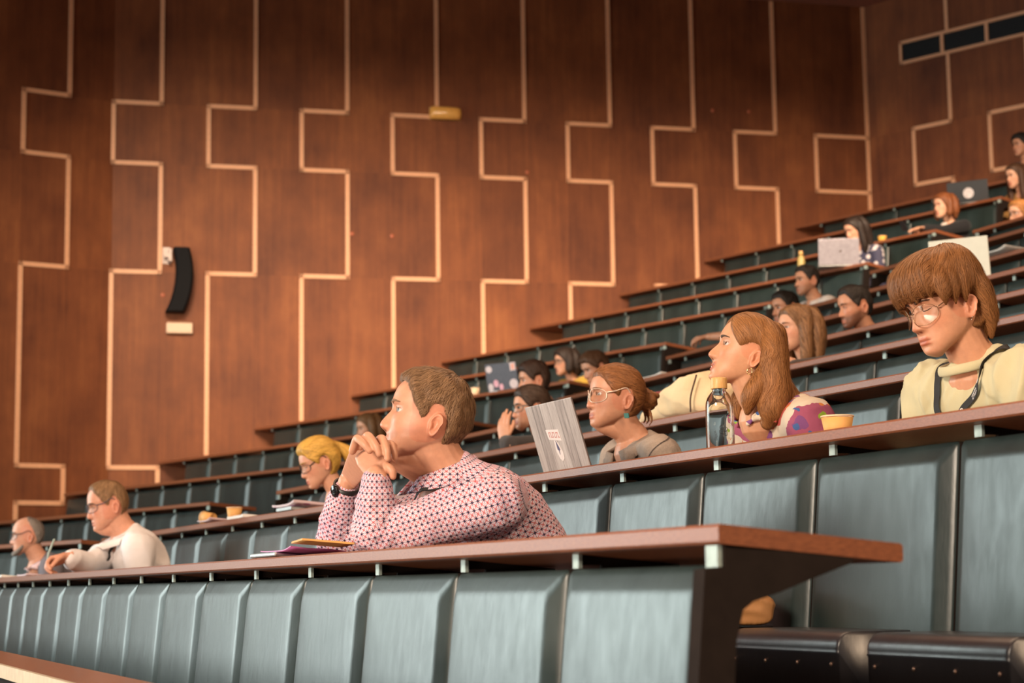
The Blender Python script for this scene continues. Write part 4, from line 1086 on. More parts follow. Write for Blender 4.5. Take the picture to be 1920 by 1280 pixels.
    for i in range(32):
        a = 2*math.pi*i/32; d = e1*math.cos(a)+e2*math.sin(a); R_.append([c+d*.0330-ax*.012, c+d*.0375-ax*.012, c+d*.0375+ax*.012, c+d*.0330+ax*.012])
    b.grid(np.array(R_), True, True); wt = b.build('watch', plain('black_rubber', (.012, .012, .013), .45), P.o)
    b = MB(); dd = nrm(V(-.7, -.7, 0)-ax*(V(-.7, -.7, 0)@ax)); ss = np.cross(ax, dd)
    b.rings([[c+dd*(.036+h_)+ss*.017*math.cos(t)*k+ax*.018*math.sin(t)*k for t in np.linspace(0, 2*math.pi, 24, endpoint=False)] for h_, k in ((-.004, 1), (.004, 1), (.006, .9), (.0062, .1))]); b.build('watch_case', plain('black_glass', (.008, .008, .01), .1), wt)
    return P
PA = man_checked()

# ---- woman with the wood-look laptop
def coil(mb, c, r, n, rr, seed, ax=(0, 1, 0)):
    rng = np.random.default_rng(seed)
    for i in range(n):
        a0 = rng.random()*6.28; t = rng.normal(0, .35, 2); e1 = nrm((1, t[0], 0)); e2 = nrm(np.cross(e1, (t[1], 1, 0))); k = r*(.35+.65*rng.random())
        pts = [np.array(c)+e1*k*math.cos(a0+u)+e2*k*math.sin(a0+u)+V(0, 1, 0)*rng.normal(0, r*.35) for u in np.linspace(0, 4.2, 9)]
        tube(mb, pts, [rr]*9, 8, sub=16)
def woman_glasses():
    az, pit = -108, 4
    C = headC(1177.5, 752.5, 5.58, EAR, az, pit, 0, .93)
    den = NT('faded_denim'); co = den.coord('Object'); a = den.noise(co, 7, 5, .6); b = den.noise(co, 260, 2, .5)
    den.set(Base_Color=den.ramp(den.math('ADD', den.math('MULTIPLY', a, .8), den.math('MULTIPLY', b, .2)), [(.35, (.17, .135, .115)), (.65, (.36, .29, .235))]), Roughness=.85); den.bump(den.math('ADD', a, den.math('MULTIPLY', b, .15)), .45, .02)
    P = person('woman with auburn bun and clear glasses behind the wood-look laptop', C, az, pit, 0, -112, seatz(2), dk=dki(2), lean=.12, skin=(.53, .27, .17), hp={'open': .7, 'jaw': 1.04, 'wid': 1.03, 'chin': .9}, sc=.93, female=True, build=1.1, vox=.003, eye='brown', gaze=(-4, 0), shirt=den.m, shirt_name='denim_jacket', brow=(.16, .07, .03), extra=jowl(None, .62), neckf=1.12, lipc=(.80, .50, .48), shvox=.005)
    wrinkle(P.shirt, .009, 8, 11); wrinkle(P.shirt, .003, 22, 5)
    N = P.N; F, R = P.F, P.R
    lay_collar(P, den.m, 'jacket_collar', .062, .10, .05, 25)
    m_seam = plain('dark_seam', (.07, .05, .045), .9)
    S = P.S['L']
    for pts in ([S+V(0, 0, .09)-R*.02-F*.04, S-R*.05+V(0, 0, .05), S-R*.03+F*.07-V(0, 0, .03), S-R*.0+F*.09-V(0, 0, .12)], [N-R*.06+F*.09-V(0, 0, .10), N-R*.13+F*.10-V(0, 0, .10), S+F*.12-V(0, 0, .06)], [N-R*.05-F*.08, N-R*.10-F*.05-V(0, 0, .01), S+R*.05+V(0, 0, .07)]):
        ps, ns = shrink(P, spline(pts, 12), .0012); ribbon('seam', ps, ns, .004, .001, m_seam, P.shirt)
    def vol(mb):
        coil(mb, (0, -.122, .004), .036, 16, .011, 3); tube(mb, [(0, -.08, .02), (0, -.12, .005)], [.035, .030], 14)
        for dx, dz, l in ((.02, -.03, .05), (-.02, -.035, .06), (.0, -.04, .045)): tube(mb, [(dx, -.125, dz), (dx*1.6, -.135, dz-l*.6), (dx*1.3, -.125, dz-l)], [.006, .004, .002], 7, sub=8)
    bun = V(0, -.118, .006)
    add_hair(P, (.22, .085, .028), 'full', lambda x, y, z: .006+.003*sm(.05, .1, z)+.003*sm(0, -.08, y), vol, lambda p: ((bun[0]-p[0]), bun[1]-p[1], bun[2]-p[2]) if (p-Vector(bun)).length > .055 else (math.sin(p[2]*90), math.cos(p[0]*80), math.sin(p[0]*70)), 4200, 8, .010, .0012, .0012, .004, .14, vox=.0035, seed=8, rough=.002, zmin=-.09)
    glasses(P, (.70, .55, .44), .0285, .0245, .0017, 2.5, zc=-.001, metal=.35)
    b = MB(); e = P.hw((-.084, -.016, -.062)); b.box(e+V(-.009, -.002, -.016), (.016, -.004, 0), (.002, .005, 0), (-.002, 0, .017)); bevel(b.build('earring', plain('teal_enamel', (.02, .16, .15), .25), P.o), .001)
    return P
def woman_floral():
    az, pit = -95, 19
    C = headC(1417.5, 672.5, 5.35, EAR, az, pit, 0, .93)
    fl = NT('floral_cotton'); co = fl.coord('Object'); c = None
    base = (.66, .56, .44); cur = None
    dn = fl.n('ShaderNodeTexNoise'); dn.inputs['Scale'].default_value = 14; dn.inputs['Detail'].default_value = 3; fl.l(co, dn.inputs['Vector'])
    mxv = fl.n('ShaderNodeVectorMath', operation='MULTIPLY_ADD'); fl.l(dn.outputs['Color'], mxv.inputs[0]); mxv.inputs[1].default_value = (.07, .07, .07); fl.l(co, mxv.inputs[2])
    def blob(scale, off, th, col, cur):
        ad = fl.n('ShaderNodeVectorMath', operation='ADD'); fl.l(mxv.outputs[0], ad.inputs[0]); ad.inputs[1].default_value = off
        vo = fl.n('ShaderNodeTexVoronoi'); vo.inputs['Scale'].default_value = scale; fl.l(ad.outputs[0], vo.inputs['Vector'])
        f = fl.math('LESS_THAN', vo.outputs['Distance'], th); rr = fl.n('ShaderNodeSeparateColor'); fl.l(vo.outputs['Color'], rr.inputs[0])
        f = fl.math('MULTIPLY', f, fl.math('GREATER_THAN', rr.outputs[0], .48)); return fl.mix(f, cur, col)
    cur = base
    cur = blob(5.5, (.4, .1, .3), .52, (.34, .085, .15), cur); cur = blob(8, (3.1, 1.7, .4), .38, (.46, .09, .075), cur); cur = blob(13, (5.3, .2, 2.2), .30, (.20, .07, .20), cur)
    cur = blob(15, (1.3, 4.2, .7), .26, (.26, .38, .04), cur); cur = blob(17, (8.3, 2.2, 4.7), .24, (.06, .12, .30), cur); cur = blob(24, (2.3, 6.2, 1.7), .24, (.60, .20, .05), cur)
    nz = fl.noise(co, 9, 4, .55); fl.set(Base_Color=cur, Roughness=.75, Specular_IOR_Level=.2); fl.bump(nz, .4, .02)
    P = person('smiling woman with shoulder-length brown hair in a floral blouse, looking up', C, az, pit, 0, -110, seatz(2), dk=dki(2), lean=.10, skin=(.57, .30, .175), hp={'open': .75, 'smile': .9, 'mouth': 1, 'nose': 1.0}, sc=.93, female=True, vox=.0026, eye='brown', gaze=(-8, 6), shirt=fl.m, shirt_name='floral_blouse', sleeve='short', brow=(.06, .03, .015), sh_w=.165, shvox=.005, build=1.08, neckf=1.12, lipc=(.74, .38, .37),
        arms={'L': {'E': rest(1562, 5.64, 2, .015), 'W': at_q(1495, 962, 5.5), 'hand': dict(d=-NC-V(0, 0, .2), n=V(0, 0, -1))}})
    wrinkle(P.shirt, .006, 10, 4)
    b = MB(); G = [[P.hw((x, float(surf(x, -.0705, dict(P.hp, mouth=1)))+o_, -.0715+dz+.010*(x/.024)**2*.9)) for x in np.linspace(-.015, .015, 9)] for o_, dz in ((.0005, .0022), (.0012, 0), (.0005, -.0022))]
    b.grid(np.array(G)); b.build('teeth', m_tooth, P.o)
    lay_collar(P, fl.m, 'blouse_collar', .045, .09, .045, 40)
    tp = math.tan(math.radians(pit))
    def vol(mb):
        def tube(mb, pts, r, seg=14, sub=0): return globals()['tube'](mb, [(x, y+min(0, z)*tp*.8, z) for x, y, z in pts], r, seg, sub=sub)
        # hair tucked behind the ears, swelling at the nape and flicking out at the shoulders
        for sd in (-1, 1):
            tube(mb, [(sd*.045, -.03, .085), (sd*.078, -.055, .04), (sd*.088, -.070, -.03), (sd*.085, -.075, -.10), (sd*.085, -.070, -.155), (sd*.075, -.06, -.19)], [.030, .036, .042, .048, .046, .022], 16, sub=24)
            tube(mb, [(sd*.074, -.045, -.035), (sd*.086, -.030, -.075), (sd*.088, -.010, -.115), (sd*.080, .002, -.145), (sd*.072, .004, -.178)], [.018, .026, .030, .026, .010], 14, sub=20)
        tube(mb, [(0, -.06, .08), (0, -.075, .03), (0, -.085, -.05), (0, -.10, -.12), (0, -.10, -.18)], [.045, .050, .056, .062, .030], 18, sub=24)
        tube(mb, [(-.05, -.10, -.06), (-.06, -.14, -.12), (-.06, -.155, -.165), (-.05, -.15, -.195)], [.03, .04, .035, .012], 14, sub=20)
        tube(mb, [(.05, -.10, -.06), (.06, -.14, -.12), (.06, -.155, -.165), (.05, -.15, -.195)], [.03, .04, .035, .012], 14, sub=20)
    def flow(p):
        w = .25*math.sin(p[2]*48+p[0]*25+p[1]*30)
        if p[2] > .02: return (p[0]*1.3+.01, -.055-.4*max(0, p[1]), -.05-.5*max(0, .1-p[2]))
        return (w*.10+p[0]*.1, -.02+w*.1, -.1)
    bd = [(0, .074), (14, .078), (25, .062), (40, .040), (52, .016), (62, .0), (70, .006), (80, .022), (95, .020), (108, -.05), (118, -.09), (180, -.10)]
    add_hair(P, (.28, .120, .040), bd, lambda x, y, z: .006+.006*sm(.04, .1, z), vol, flow, 11000, 10, .012, .0009, .0014, .007, .16, vox=.0038, seed=21, rough=.003, msm=4, captone=.80)
    b = MB(); e = P.hw((-.083, -.010, -.055)); L_ = []
    for i in range(16):
        a = 6.283*i/16; c = e+V(.007*math.cos(a), -.001, .009*math.sin(a)-.006); L_.append([c+V(.0013*math.cos(a)*math.cos(k), .0013*math.sin(k), .0013*math.sin(a)*math.cos(k)) for k in np.linspace(0, 6.283, 6, endpoint=False)])
    b.grid(np.array(L_), True, True); b.build('earring', plain('gold_hoop', (.8, .55, .25), .2, 1.0), P.o)
    return P
FONT = None
def lanyard_text(P, path, nrms, txts, size, col):
    """short woven lettering laid along a lanyard"""
    Q = spline(np.hstack([np.array(path, float), np.array(nrms, float)]), 60); pts, Nn = Q[:, :3], Q[:, 3:]; T = np.gradient(pts, axis=0)
    L = np.concatenate([[0], np.cumsum(np.linalg.norm(np.diff(pts, axis=0), axis=1))]); mt = plain('white_weave', col, .6); lay = bpy.data.objects.get('lanyard')
    for at, tx in txts:
        i = min(58, int(np.searchsorted(L, at*L[-1]))); t = nrm(T[i]); n = nrm(Nn[i]-t*(Nn[i]@t)); s = np.cross(n, t)
        if tx == '*':
            b = MB()
            for k in range(8):
                a = 6.283*k/8; c = pts[i]+n*.0024+(t*math.cos(a)+s*math.sin(a))*.0042; b.rings([[c+(t*math.cos(u)+s*math.sin(u))*.0019+n*h for u in np.linspace(0, 6.28, 8, endpoint=False)] for h in (0, .0004)])
            c = pts[i]+n*.0024; b.rings([[c+(t*math.cos(u)+s*math.sin(u))*.002+n*h for u in np.linspace(0, 6.28, 8, endpoint=False)] for h in (0, .0004)])
            b.build('emblem', mt, P.lan)
        else:
            cu = bpy.data.curves.new('lettering', 'FONT'); cu.body = tx; cu.size = size; cu.extrude = .0002; cu.align_x = 'CENTER'; cu.align_y = 'CENTER'; cu.space_line = .8
            to = bpy.data.objects.new('tmp', cu); COL.objects.link(to); bpy.context.view_layer.update()
            me = bpy.data.meshes.new_from_object(to.evaluated_get(bpy.context.evaluated_depsgraph_get())); bpy.data.objects.remove(to)
            c = pts[i]+n*.0024; u = -t
            me.transform(Matrix(((u[0], np.cross(n, u)[0], n[0], c[0]), (u[1], np.cross(n, u)[1], n[1], c[1]), (u[2], np.cross(n, u)[2], n[2], c[2]), (0, 0, 0, 1))))
            me.materials.clear(); link('lettering', me, mt, P.lan)
def boy():
    az, pit = -112, -15
    C = headC(1820, 573, 5.75, EAR, az, pit, -3, 1.0)
    P = person('young person with brown bowl-cut hair and round glasses in a pale yellow top, looking down', C, az, pit, -3, -118, seatz(2), dk=dki(2), high_neck=True, lean=.13, skin=(.55, .28, .17), hp={'open': .18, 'brow': .6, 'nose': .92, 'jaw': 1.02, 'chin': .9, 'fold': .3}, sc=1.0, vox=.0027, eye='brown', gaze=(0, -18), shirt=cloth_mat('pale_yellow_jersey', (.50, .46, .29), .85, .05, .5, 6), shirt_name='long_sleeved_top', brow=(.07, .035, .02), sh_w=.172, shvox=.006, build=1.05, lipc=(.80, .50, .46), sleeve_r=1.15)
    wrinkle(P.shirt, .022, 8, 2, (1.4, 1.4, .45)); wrinkle(P.shirt, .006, 18, 9, (1.2, 1.2, .6))
    N, F, R = P.N, P.F, P.R
    L_ = []
    for i in range(36):
        a = 6.283*i/36; d = F*math.cos(a)+R*math.sin(a); k = .5+.5*math.cos(a); c = N+V(0, 0, .016-.046*k)+F*(.004+.012*k)+d*(P.nr*1.06+.012+.006*k); L_.append([c+d*.0055*math.cos(u)+V(0, 0, 1)*.013*math.sin(u) for u in np.linspace(0, 6.283, 10, endpoint=False)])
    b = MB(); b.grid(np.array(L_), True, True); b.build('neckband', P.shirt.data.materials[0], P.shirt)
    def th(x, y, z):
        a = abs(math.degrees(math.atan2(x, y+.02)))
        return .020+.016*sm(.03, .10, z)+.008*sm(60, 100, a)*sm(-.04, .02, z)*(1-sm(110, 140, a))+.010*sm(20, -.02, a)*0
    def vol(mb):
        # heavy fringe swept over the forehead and over the ear tops
        for i, x0 in enumerate(np.linspace(-.070, .070, 9)):
            y0 = .098-5.5*x0*x0; zt = .030+.004*math.sin(i*2.1)
            tube(mb, [(x0*.55-.01, .045, .125), (x0*.85-.004, .088-3*x0*x0, .098), (x0, y0+.006, .062), (x0*1.03+.004, y0+.004, zt)], [.016, .020, .015, .005], 12, sub=18)
        for sd in (-1, 1):
            for k in range(3):
                y = .050-.030*k; tube(mb, [(sd*.05, y-.01, .105), (sd*.080, y, .068), (sd*.0885, y+.002, .030), (sd*.0855, y+.004, .002-.004*k)], [.020, .022, .016, .003], 12, sub=16)
            tube(mb, [(sd*.06, -.05, .06), (sd*.083, -.062, .02), (sd*.075, -.075, -.05), (sd*.055, -.072, -.105)], [.024, .024, .018, .006], 12, sub=16)
        tube(mb, [(0, -.08, .06), (0, -.115, .01), (0, -.095, -.06), (0, -.085, -.11)], [.04, .034, .026, .008], 14, sub=16)
    bd = [(0, .030), (40, .028), (60, .022), (72, .010), (84, .014), (98, .014), (110, -.03), (122, -.07), (180, -.085)]
    cr = Vector((-.012, -.045, .115))
    add_hair(P, (.215, .090, .030), bd, th, vol, lambda p: (p[0]-cr[0]-.25*max(0, p[1])*.3, p[1]-cr[1], (p[2]-cr[2])*1.0-.03), 12000, 10, .011, .0009, .0014, .009, .14, vox=.0038, seed=5, rough=.002, msm=4, captone=.75)
    glasses(P, (.33, .20, .12), .0275, .0250, .0010, 2.25, zc=-.008, fwd=.019, metal=.9, tilt=.10)
    lm = plain('black_webbing', (.010, .010, .011), .7)
    pl = [N-F*.085+V(0, 0, .03), N-F*.05-R*.072+V(0, 0, .030), N+F*.005-R*.092+V(0, 0, .008), N+F*.070-R*.080-V(0, 0, .05), N+F*.12-R*.045-V(0, 0, .125), N+F*.15-R*.010-V(0, 0, .21), N+F*.155+R*.0-V(0, 0, .30)]
    ps, ns = shrink(P, spline(pl[2:], 9), .007)
    path = [pl[0], pl[1]]+list(ps); nn = [-F+V(0, 0, .3), nrm(-R)+V(0, 0, .4)]+list(ns); P.lan = ribbon('lanyard', path, nn, .019, .0016, lm, P.o, 60)
    pr = [N-F*.085+V(0, 0, .025), N-F*.05+R*.070+V(0, 0, .022), N+F*.03+R*.086-V(0, 0, .01), N+F*.10+R*.058-V(0, 0, .10), N+F*.14+R*.03-V(0, 0, .20), N+F*.155+R*.010-V(0, 0, .30)]
    ps2, ns2 = shrink(P, spline(pr[2:], 9), .007); ribbon('lanyard', [pr[0], pr[1]]+list(ps2), [-F+V(0, 0, .3), nrm(R)+V(0, 0, .4)]+list(ns2), .019, .0016, lm, P.o, 60)
    lanyard_text(P, path, nn, [x for k in range(6) for x in ((.24+.135*k, '*'), (.29+.135*k, 'Université\nde Nantes'))], .0078, (.75, .73, .70))
    for i, z in enumerate((-.046, -.052)):
        b = MB(); R_ = []; e = P.hw((-.0835, -.012+.004*i, z)); 
        b.rings([[e+V(.0016*math.cos(u)*k, -h, .0016*math.sin(u)*k) for u in np.linspace(0, 6.28, 10, endpoint=False)] for h, k in ((-.002, 1), (.001, 1), (.002, .5))]); b.build('ear_stud', m_bolt, P.o)
    return P
PB = woman_glasses(); PF = woman_floral(); PY = boy()

# ---- everyone further off
SKIN = [(.55, .29, .185), (.48, .24, .145), (.58, .32, .21), (.48, .24, .145)]
def short_th(x, y, z): return .005+.010*sm(.04, .1, z)+.004*noise.noise(Vector((x*40, y*40, z*40)))
def far_person(label, px, q, az, pit, k, hair, style='short', roll=0, blk='C', p=EAR, sc=1.0, female=False, skin=0, shirt=(.03, .03, .035), th=None, vols=None, flow=None, hn=700, name='shirt', vox=.0042, glass=None, lan=None, taz=None, lean=.10, brow=None, hw_=.0024, seed=3, hsteps=7, sleeve='long', wr=None, **kw):
    n = NL if blk == 'L' else (NR if k == 1 else NC)
    C = headC(px[0], px[1], q, p, az, pit, roll, sc, n)
    t0 = {'C': -113, 'L': -127}[blk] if k > 1 else -112
    P = person(label, C, az, pit, roll, taz if taz else t0, seatz(k), dk=dki(k, blk), lean=lean, skin=SKIN[skin] if isinstance(skin, int) else skin, sc=sc, female=female, vox=vox, shirt=shirt if not isinstance(shirt, tuple) else cloth_mat('cloth', shirt), shirt_name=name, brow=brow or tuple(c*.6 for c in hair), sleeve=sleeve, shvox=.008, **kw)
    if wr: wrinkle(P.shirt, *wr)
    if hair: add_hair(P, hair, style, th or short_th, vols, flow, hn, hsteps, .012, hw_, .002, .006, .16, seed=seed, vox=.005)
    if glass: glasses(P, glass, glass=True)
    if lan:
        N, F, R = P.N, P.F, P.R
        for sd in ((-1, 1) if lan == 2 else (-1,)):
            pts = spline([N+R*sd*.085-V(0, 0, .0)-F*.02, N+F*.07+R*sd*.080-V(0, 0, .07), N+F*.13+R*sd*.05-V(0, 0, .18), N+F*.16+R*sd*.01-V(0, 0, .30)], 9)
            ps, ns = shrink(P, pts, .008); ribbon('lanyard', ps, ns, .016, .002, bpy.data.materials['black_webbing'], P.o, 30)
    return P
def shirt_collar(P, mat, drop=.07, w=.034, name='shirt_collar'): lay_collar(P, mat, name, w+.012, drop)
def bob(l=-.11, back=-.12, w=.085, fr=.03, r=.034):
    def f(mb):
        for sd in (-1, 1):
            tube(mb, [(sd*.05, -.01, .09), (sd*.080, -.005, .045), (sd*w, .0, -.02), (sd*(w+.002), fr*.4, (l-.02)*.6), (sd*(w-.008), fr*.5, l)], [r*.9, r, r, r*.9, r*.4], 14, sub=20)
            tube(mb, [(sd*.05, -.06, .08), (sd*.078, -.065, .03), (sd*.080, -.070, -.05), (sd*.075, -.07, l)], [r*1.1, r*1.2, r*1.2, r*.5], 14, sub=18)
        tube(mb, [(0, -.06, .08), (0, -.09, .03), (0, back*.8, -.05), (0, back*.8, l)], [.05, .06, .058, .025], 16, sub=18)
    return f
down = lambda p: (p[0]*.6, -.02-.2*max(0, p[1]) if p[2] > .05 else 0, -.05 if p[2] > .05 else -.1)
# the two men at the far end of the front desk
white = cloth_mat('white_cotton', (.72, .68, .68), .85, .04, .5, 7)
az = -113; WC = headC(217, 951, 3.42, EAR, az, -13, 0, 1.03, NR)
def writing(mb, W, P):
    hand_solids(mb, W, nrm(P.F*.9-V(0, 0, .25)-P.R*.1), nrm(P.R*-.6-V(0, 0, .8)), True, [(.7, .7, .4), (.8, .8, .4), (.95, .9, .4), (1.1, .9, .4)], thumb=(.8, .3, .5), sc=1.0)
PW = far_person('heavy man in white shirt and glasses writing at the front desk, far left', (217, 951), 3.42, az, -13, 1, (.26, .145, .07), 'short', sc=1.03, skin=(.60, .30, .20), shirt=white, wr=(.012, 7, 1), th=lambda x, y, z: .001+.006*sm(.05, .1, z), name='white_shirt', high_neck=True, build=1.16, extra=jowl(None, .95), neckf=1.2, hp={'open': .3, 'jaw': 1.12, 'wid': 1.05, 'hairline': .016}, glass=(.10, .09, .12), lan=2, vox=.0034, hn=2200, hsteps=4, hw_=.0012,
    arms={'R': {'E': rest(160, 3.1, 1, .08), 'W': rest(129, 2.90, 1, .10), 'hand': writing}}, bulge=.07, lean=.16)
shirt_collar(PW, white)
PK = far_person('bald man with glasses and short grey beard in a grey jacket at the far left', (57, 1009), 3.3, -101, -3, 1, (.30, .26, .23), 'bald', skin=(.60, .31, .21), shirt=cloth_mat('grey_wool', (.16, .14, .16), .9), th=lambda x, y, z: .002, name='jacket', hp={'open': .6}, beard=.0, hipd=.45, glass=(.05, .05, .07), vox=.0038, hn=200, hsteps=3, hw_=.0012)
b = MB(); 
for sd in (-1, 1): tube(b, [PK.hw((sd*.058, .030, -.062)), PK.hw((sd*.050, .055, -.088)), PK.hw((sd*.03, .078, -.104)), PK.hw((0, .088, -.108))], [.010, .013, .016, .017], 10, sub=10)
tube(b, [PK.hw((-.022, .092, -.062)), PK.hw((0, .0975, -.058)), PK.hw((.022, .092, -.062))], [.004, .005, .004], 8, sub=8)
be = link('beard', remesh(b, .004, 2), plain('grey_beard', (.20, .17, .15), .85, var=.4, scale=160), PK.o)
shirt_collar(PK, cloth_mat('pink_cotton', (.66, .46, .46)), .10, .030)
# blond woman
def pony(mb):
    tube(mb, [(0, -.08, .05), (0, -.125, .03), (.0, -.165, -.02), (.0, -.165, -.08), (0, -.145, -.13)], [.038, .032, .036, .032, .012], 14, sub=22)
PD = far_person('blond woman with black glasses and ponytail bent over papers at the second desk', (613, 870), 5.5, -106, -20, 2, (.62, .36, .075), 'full', sc=.98, female=True, skin=(.62, .33, .22), shirt=cloth_mat('dark_grey_wool', (.07, .07, .08), .9), th=lambda x, y, z: .012+.008*sm(.03, .1, z), vols=pony, flow=lambda p: (-p[0], -.10-p[1], .035-p[2]) if p[1] > -.12 else (0, -.02, -.1), hn=3200, name='jacket', hp={'open': .2}, vox=.0032, hw_=.0015, hsteps=9)
glasses(PD, (.02, .018, .02), .027, .019, .0016, 2.8, zc=-.004)
# woman resting her raised hand by her face, behind the laptop
def raised(mb, W, P):
    hand_solids(mb, W, V(-.02, .1, 1), nrm(V(.55, .75, 0)), False, [(.12, .25, .2), (.08, .2, .2), (.15, .25, .2), (.25, .3, .2)], thumb=(.8, .45, .3), sc=.95)
P8 = far_person('woman with dark tied-back hair, glasses and raised open hand, behind the wood-look laptop', (1010, 770), 7.95, -106, -2, 3, (.05, .028, .018), 'full', sc=.97, female=True, skin=0, shirt=(.035, .03, .03), th=lambda x, y, z: .010+.008*sm(.03, .1, z), hn=1500, glass=(.06, .12, .13), vols=lambda mb: tube(mb, [(0, -.09, .02), (0, -.12, .0), (0, -.125, -.03)], [.04, .036, .02], 12, sub=10), flow=lambda p: (-p[0], -.13-p[1], .0-p[2]), arms={'L': {'E': rest(960, 7.42, 3, .06), 'W': at_q(945, 826, 7.5), 'hand': raised, 'cuff': .82}}, vox=.0036)
P9 = far_person('person with dark brown hair, mostly hidden behind the woman with the raised hand', (1012, 716), 9.95, -104, -6, 4, (.045, .024, .016), 'full', shirt=(.03, .03, .035), th=lambda x, y, z: .014+.012*sm(.03, .1, z), flow=down, hn=700)
P10 = far_person('woman with dark curly hair, glasses and yellow top, far seats by the aisle', (1071, 681), 20.2, -112, -4, 6, (.040, .026, .020), 'long', blk='L', female=True, sc=.98, skin=0, shirt=cloth_mat('yellow_cotton', (.60, .36, .06)), vols=bob(-.10, -.15, .092, .02, .040), flow=lambda p: (p[0]+.05*math.sin(p[2]*150), .05*math.sin(p[2]*120+p[0]*90), -.1), hn=1100, glass=(.03, .03, .03), sleeve='short', th=lambda x, y, z: .022)
P11 = far_person('person with short brown hair bowed low behind the woman with the auburn bun', (1131, 690), 11.95, -118, -24, 5, (.085, .042, .022), 'full', shirt=(.22, .13, .05), th=lambda x, y, z: .018, hn=800)
P12 = far_person('woman with long brown hair, only her forehead seen behind the clasped hands', (703, 806), 16.4, -118, -8, 4, (.15, .075, .03), 'long', blk='L', female=True, shirt=(.05, .035, .03), vols=bob(-.18, -.13), flow=down, hn=700)
lw_ = cloth_mat('pale_cotton', (.62, .55, .50), .85, .04, .5, 7)
P13 = far_person('man with short black hair, white shirt and lanyard, highest of the group of four', (1527, 528), 15.95, -113, -3, 7, (.022, .016, .013), 'short', skin=1, shirt=lw_, name='white_shirt', beard=.35, lan=2, vox=.0038, hn=900); shirt_collar(P13, lw_)
P14 = far_person('man with short black hair whose hand rests on the desk, behind the long-haired woman', (1489, 580), 14.0, -116, -6, 6, (.020, .015, .012), 'short', skin=1, shirt=(.30, .19, .12), beard=.5, vox=.0038, hn=900, arms={'R': {'E': rest(1410, 13.45, 6, .085), 'W': rest(1336, 13.12, 6, .085), 'hand': dict(d=TC*.9-NC*.35, n=V(0, 0, -1), curls=[(.5, .5, .3)]*4), 'cuff': .5}, 'L': {}})
def chin_hand(mb, W, P):
    hand_solids(mb, W, nrm(P.hw((-.035, .085, -.085))-W), nrm(P.R*.9-P.F*.2), False, [(.5, .6, .4), (.7, .8, .4), (.9, .9, .4), (1.0, .9, .4)], thumb=(.9, .35, .2), sc=.92)
P15 = far_person('woman with long light brown hair resting her chin on her fingers', (1516, 622), 9.95, -112, 2, 4, (.20, .098, .042), 'long', female=True, skin=2, shirt=(.05, .035, .03), vols=bob(-.20, -.13, .088, -.01), flow=down, hn=1800, vox=.0036, arms={'L': {'E': rest(1494, 9.62, 4, .06), 'W': at_q(1484, 690, 9.62), 'hand': chin_hand}}, hp={'open': .6})
P16 = far_person('man with dark hair, moustache and beard, looking down behind the fifth-row desk', (1622, 577), 12.0, -108, -10, 5, (.024, .018, .015), 'short', skin=1, shirt=(.025, .025, .03), beard=.85, vox=.0036, hn=1000, hp={'open': .18, 'hairline': .008})
P17 = far_person('fair-haired person almost hidden behind the smiling woman in the floral blouse', (1424, 640), 11.9, -112, -4, 5, (.42, .22, .06), 'long', female=True, skin=2, shirt=(.3, .2, .12), vols=bob(-.14, -.13, .09), th=lambda x, y, z: .022, flow=down, hn=900)
dot = NT('dotted_fabric'); _co = dot.coord('Object'); _v = dot.n('ShaderNodeTexVoronoi'); _v.inputs['Scale'].default_value = 17; _v.inputs['Randomness'].default_value = .55; dot.l(_co, _v.inputs['Vector'])
dot.set(Base_Color=dot.mix(dot.math('LESS_THAN', _v.outputs['Distance'], .36), (.035, .035, .07), (.50, .45, .45)), Roughness=.8)
P18 = far_person('woman with long dark hair in a dotted dark blouse bent over the grey laptop', (1617, 431), 25.75, -120, -20, 9, (.028, .018, .014), 'long', blk='L', female=True, skin=0, shirt=dot.m, name='dotted_blouse', vols=bob(-.24, -.13), flow=down, hn=900, hp={'open': .2}, th=lambda x, y, z: .014)
P19 = far_person('woman with a red-brown bob and black jacket, white top, holding a phone', (1783, 387), 27.75, -116, -4, 10, (.20, .065, .022), 'long', blk='L', female=True, skin=2, shirt=(.012, .012, .014), name='black_jacket', vols=bob(-.115, -.125, .09), flow=down, hn=900, th=lambda x, y, z: .016, arms={'R': {'E': rest(1762, 27.4, 10, .075, 'L'), 'W': rest(1740, 27.05, 10, .075, 'L')}, 'L': {'E': rest(1788, 27.4, 10, .075, 'L'), 'W': rest(1752, 27.0, 10, .075, 'L')}})
b = MB(); N_, F_, R_q = P19.N, P19.F, P19.R
secloft(b, [(N_-V(0, 0, .02)+F_*.075, R_q, F_, .028, .02, .02), (N_-V(0, 0, .08)+F_*.105, R_q, F_, .040, .02, .02), (N_-V(0, 0, .20)+F_*.125, R_q, F_, .022, .02, .02)], 16); b.build('white_top', lw_, P19.shirt)
P20 = far_person('woman with very long brown hair at the upper right edge, behind the black laptop', (1918, 331), 29.55, -116, -8, 11, (.075, .035, .018), 'long', blk='L', female=True, skin=2, shirt=(.30, .16, .05), vols=bob(-.28, -.13), flow=down, hn=900)
P21 = far_person('dark-haired person at the very top right edge, in the highest row', (1928, 272), 31.7, -114, -6, 12, (.016, .013, .012), 'full', blk='L', skin=1, shirt=(.02, .02, .025), th=lambda x, y, z: .02, hn=500)
P22 = far_person('woman with ginger hair and dark glasses at the right edge, beside the pale laptop', (1929, 403), 19.65, -112, -4, 9, (.40, .17, .05), 'long', female=True, skin=2, shirt=(.10, .06, .04), vols=bob(-.12, -.12), flow=down, hn=700, glass=(.02, .02, .02))

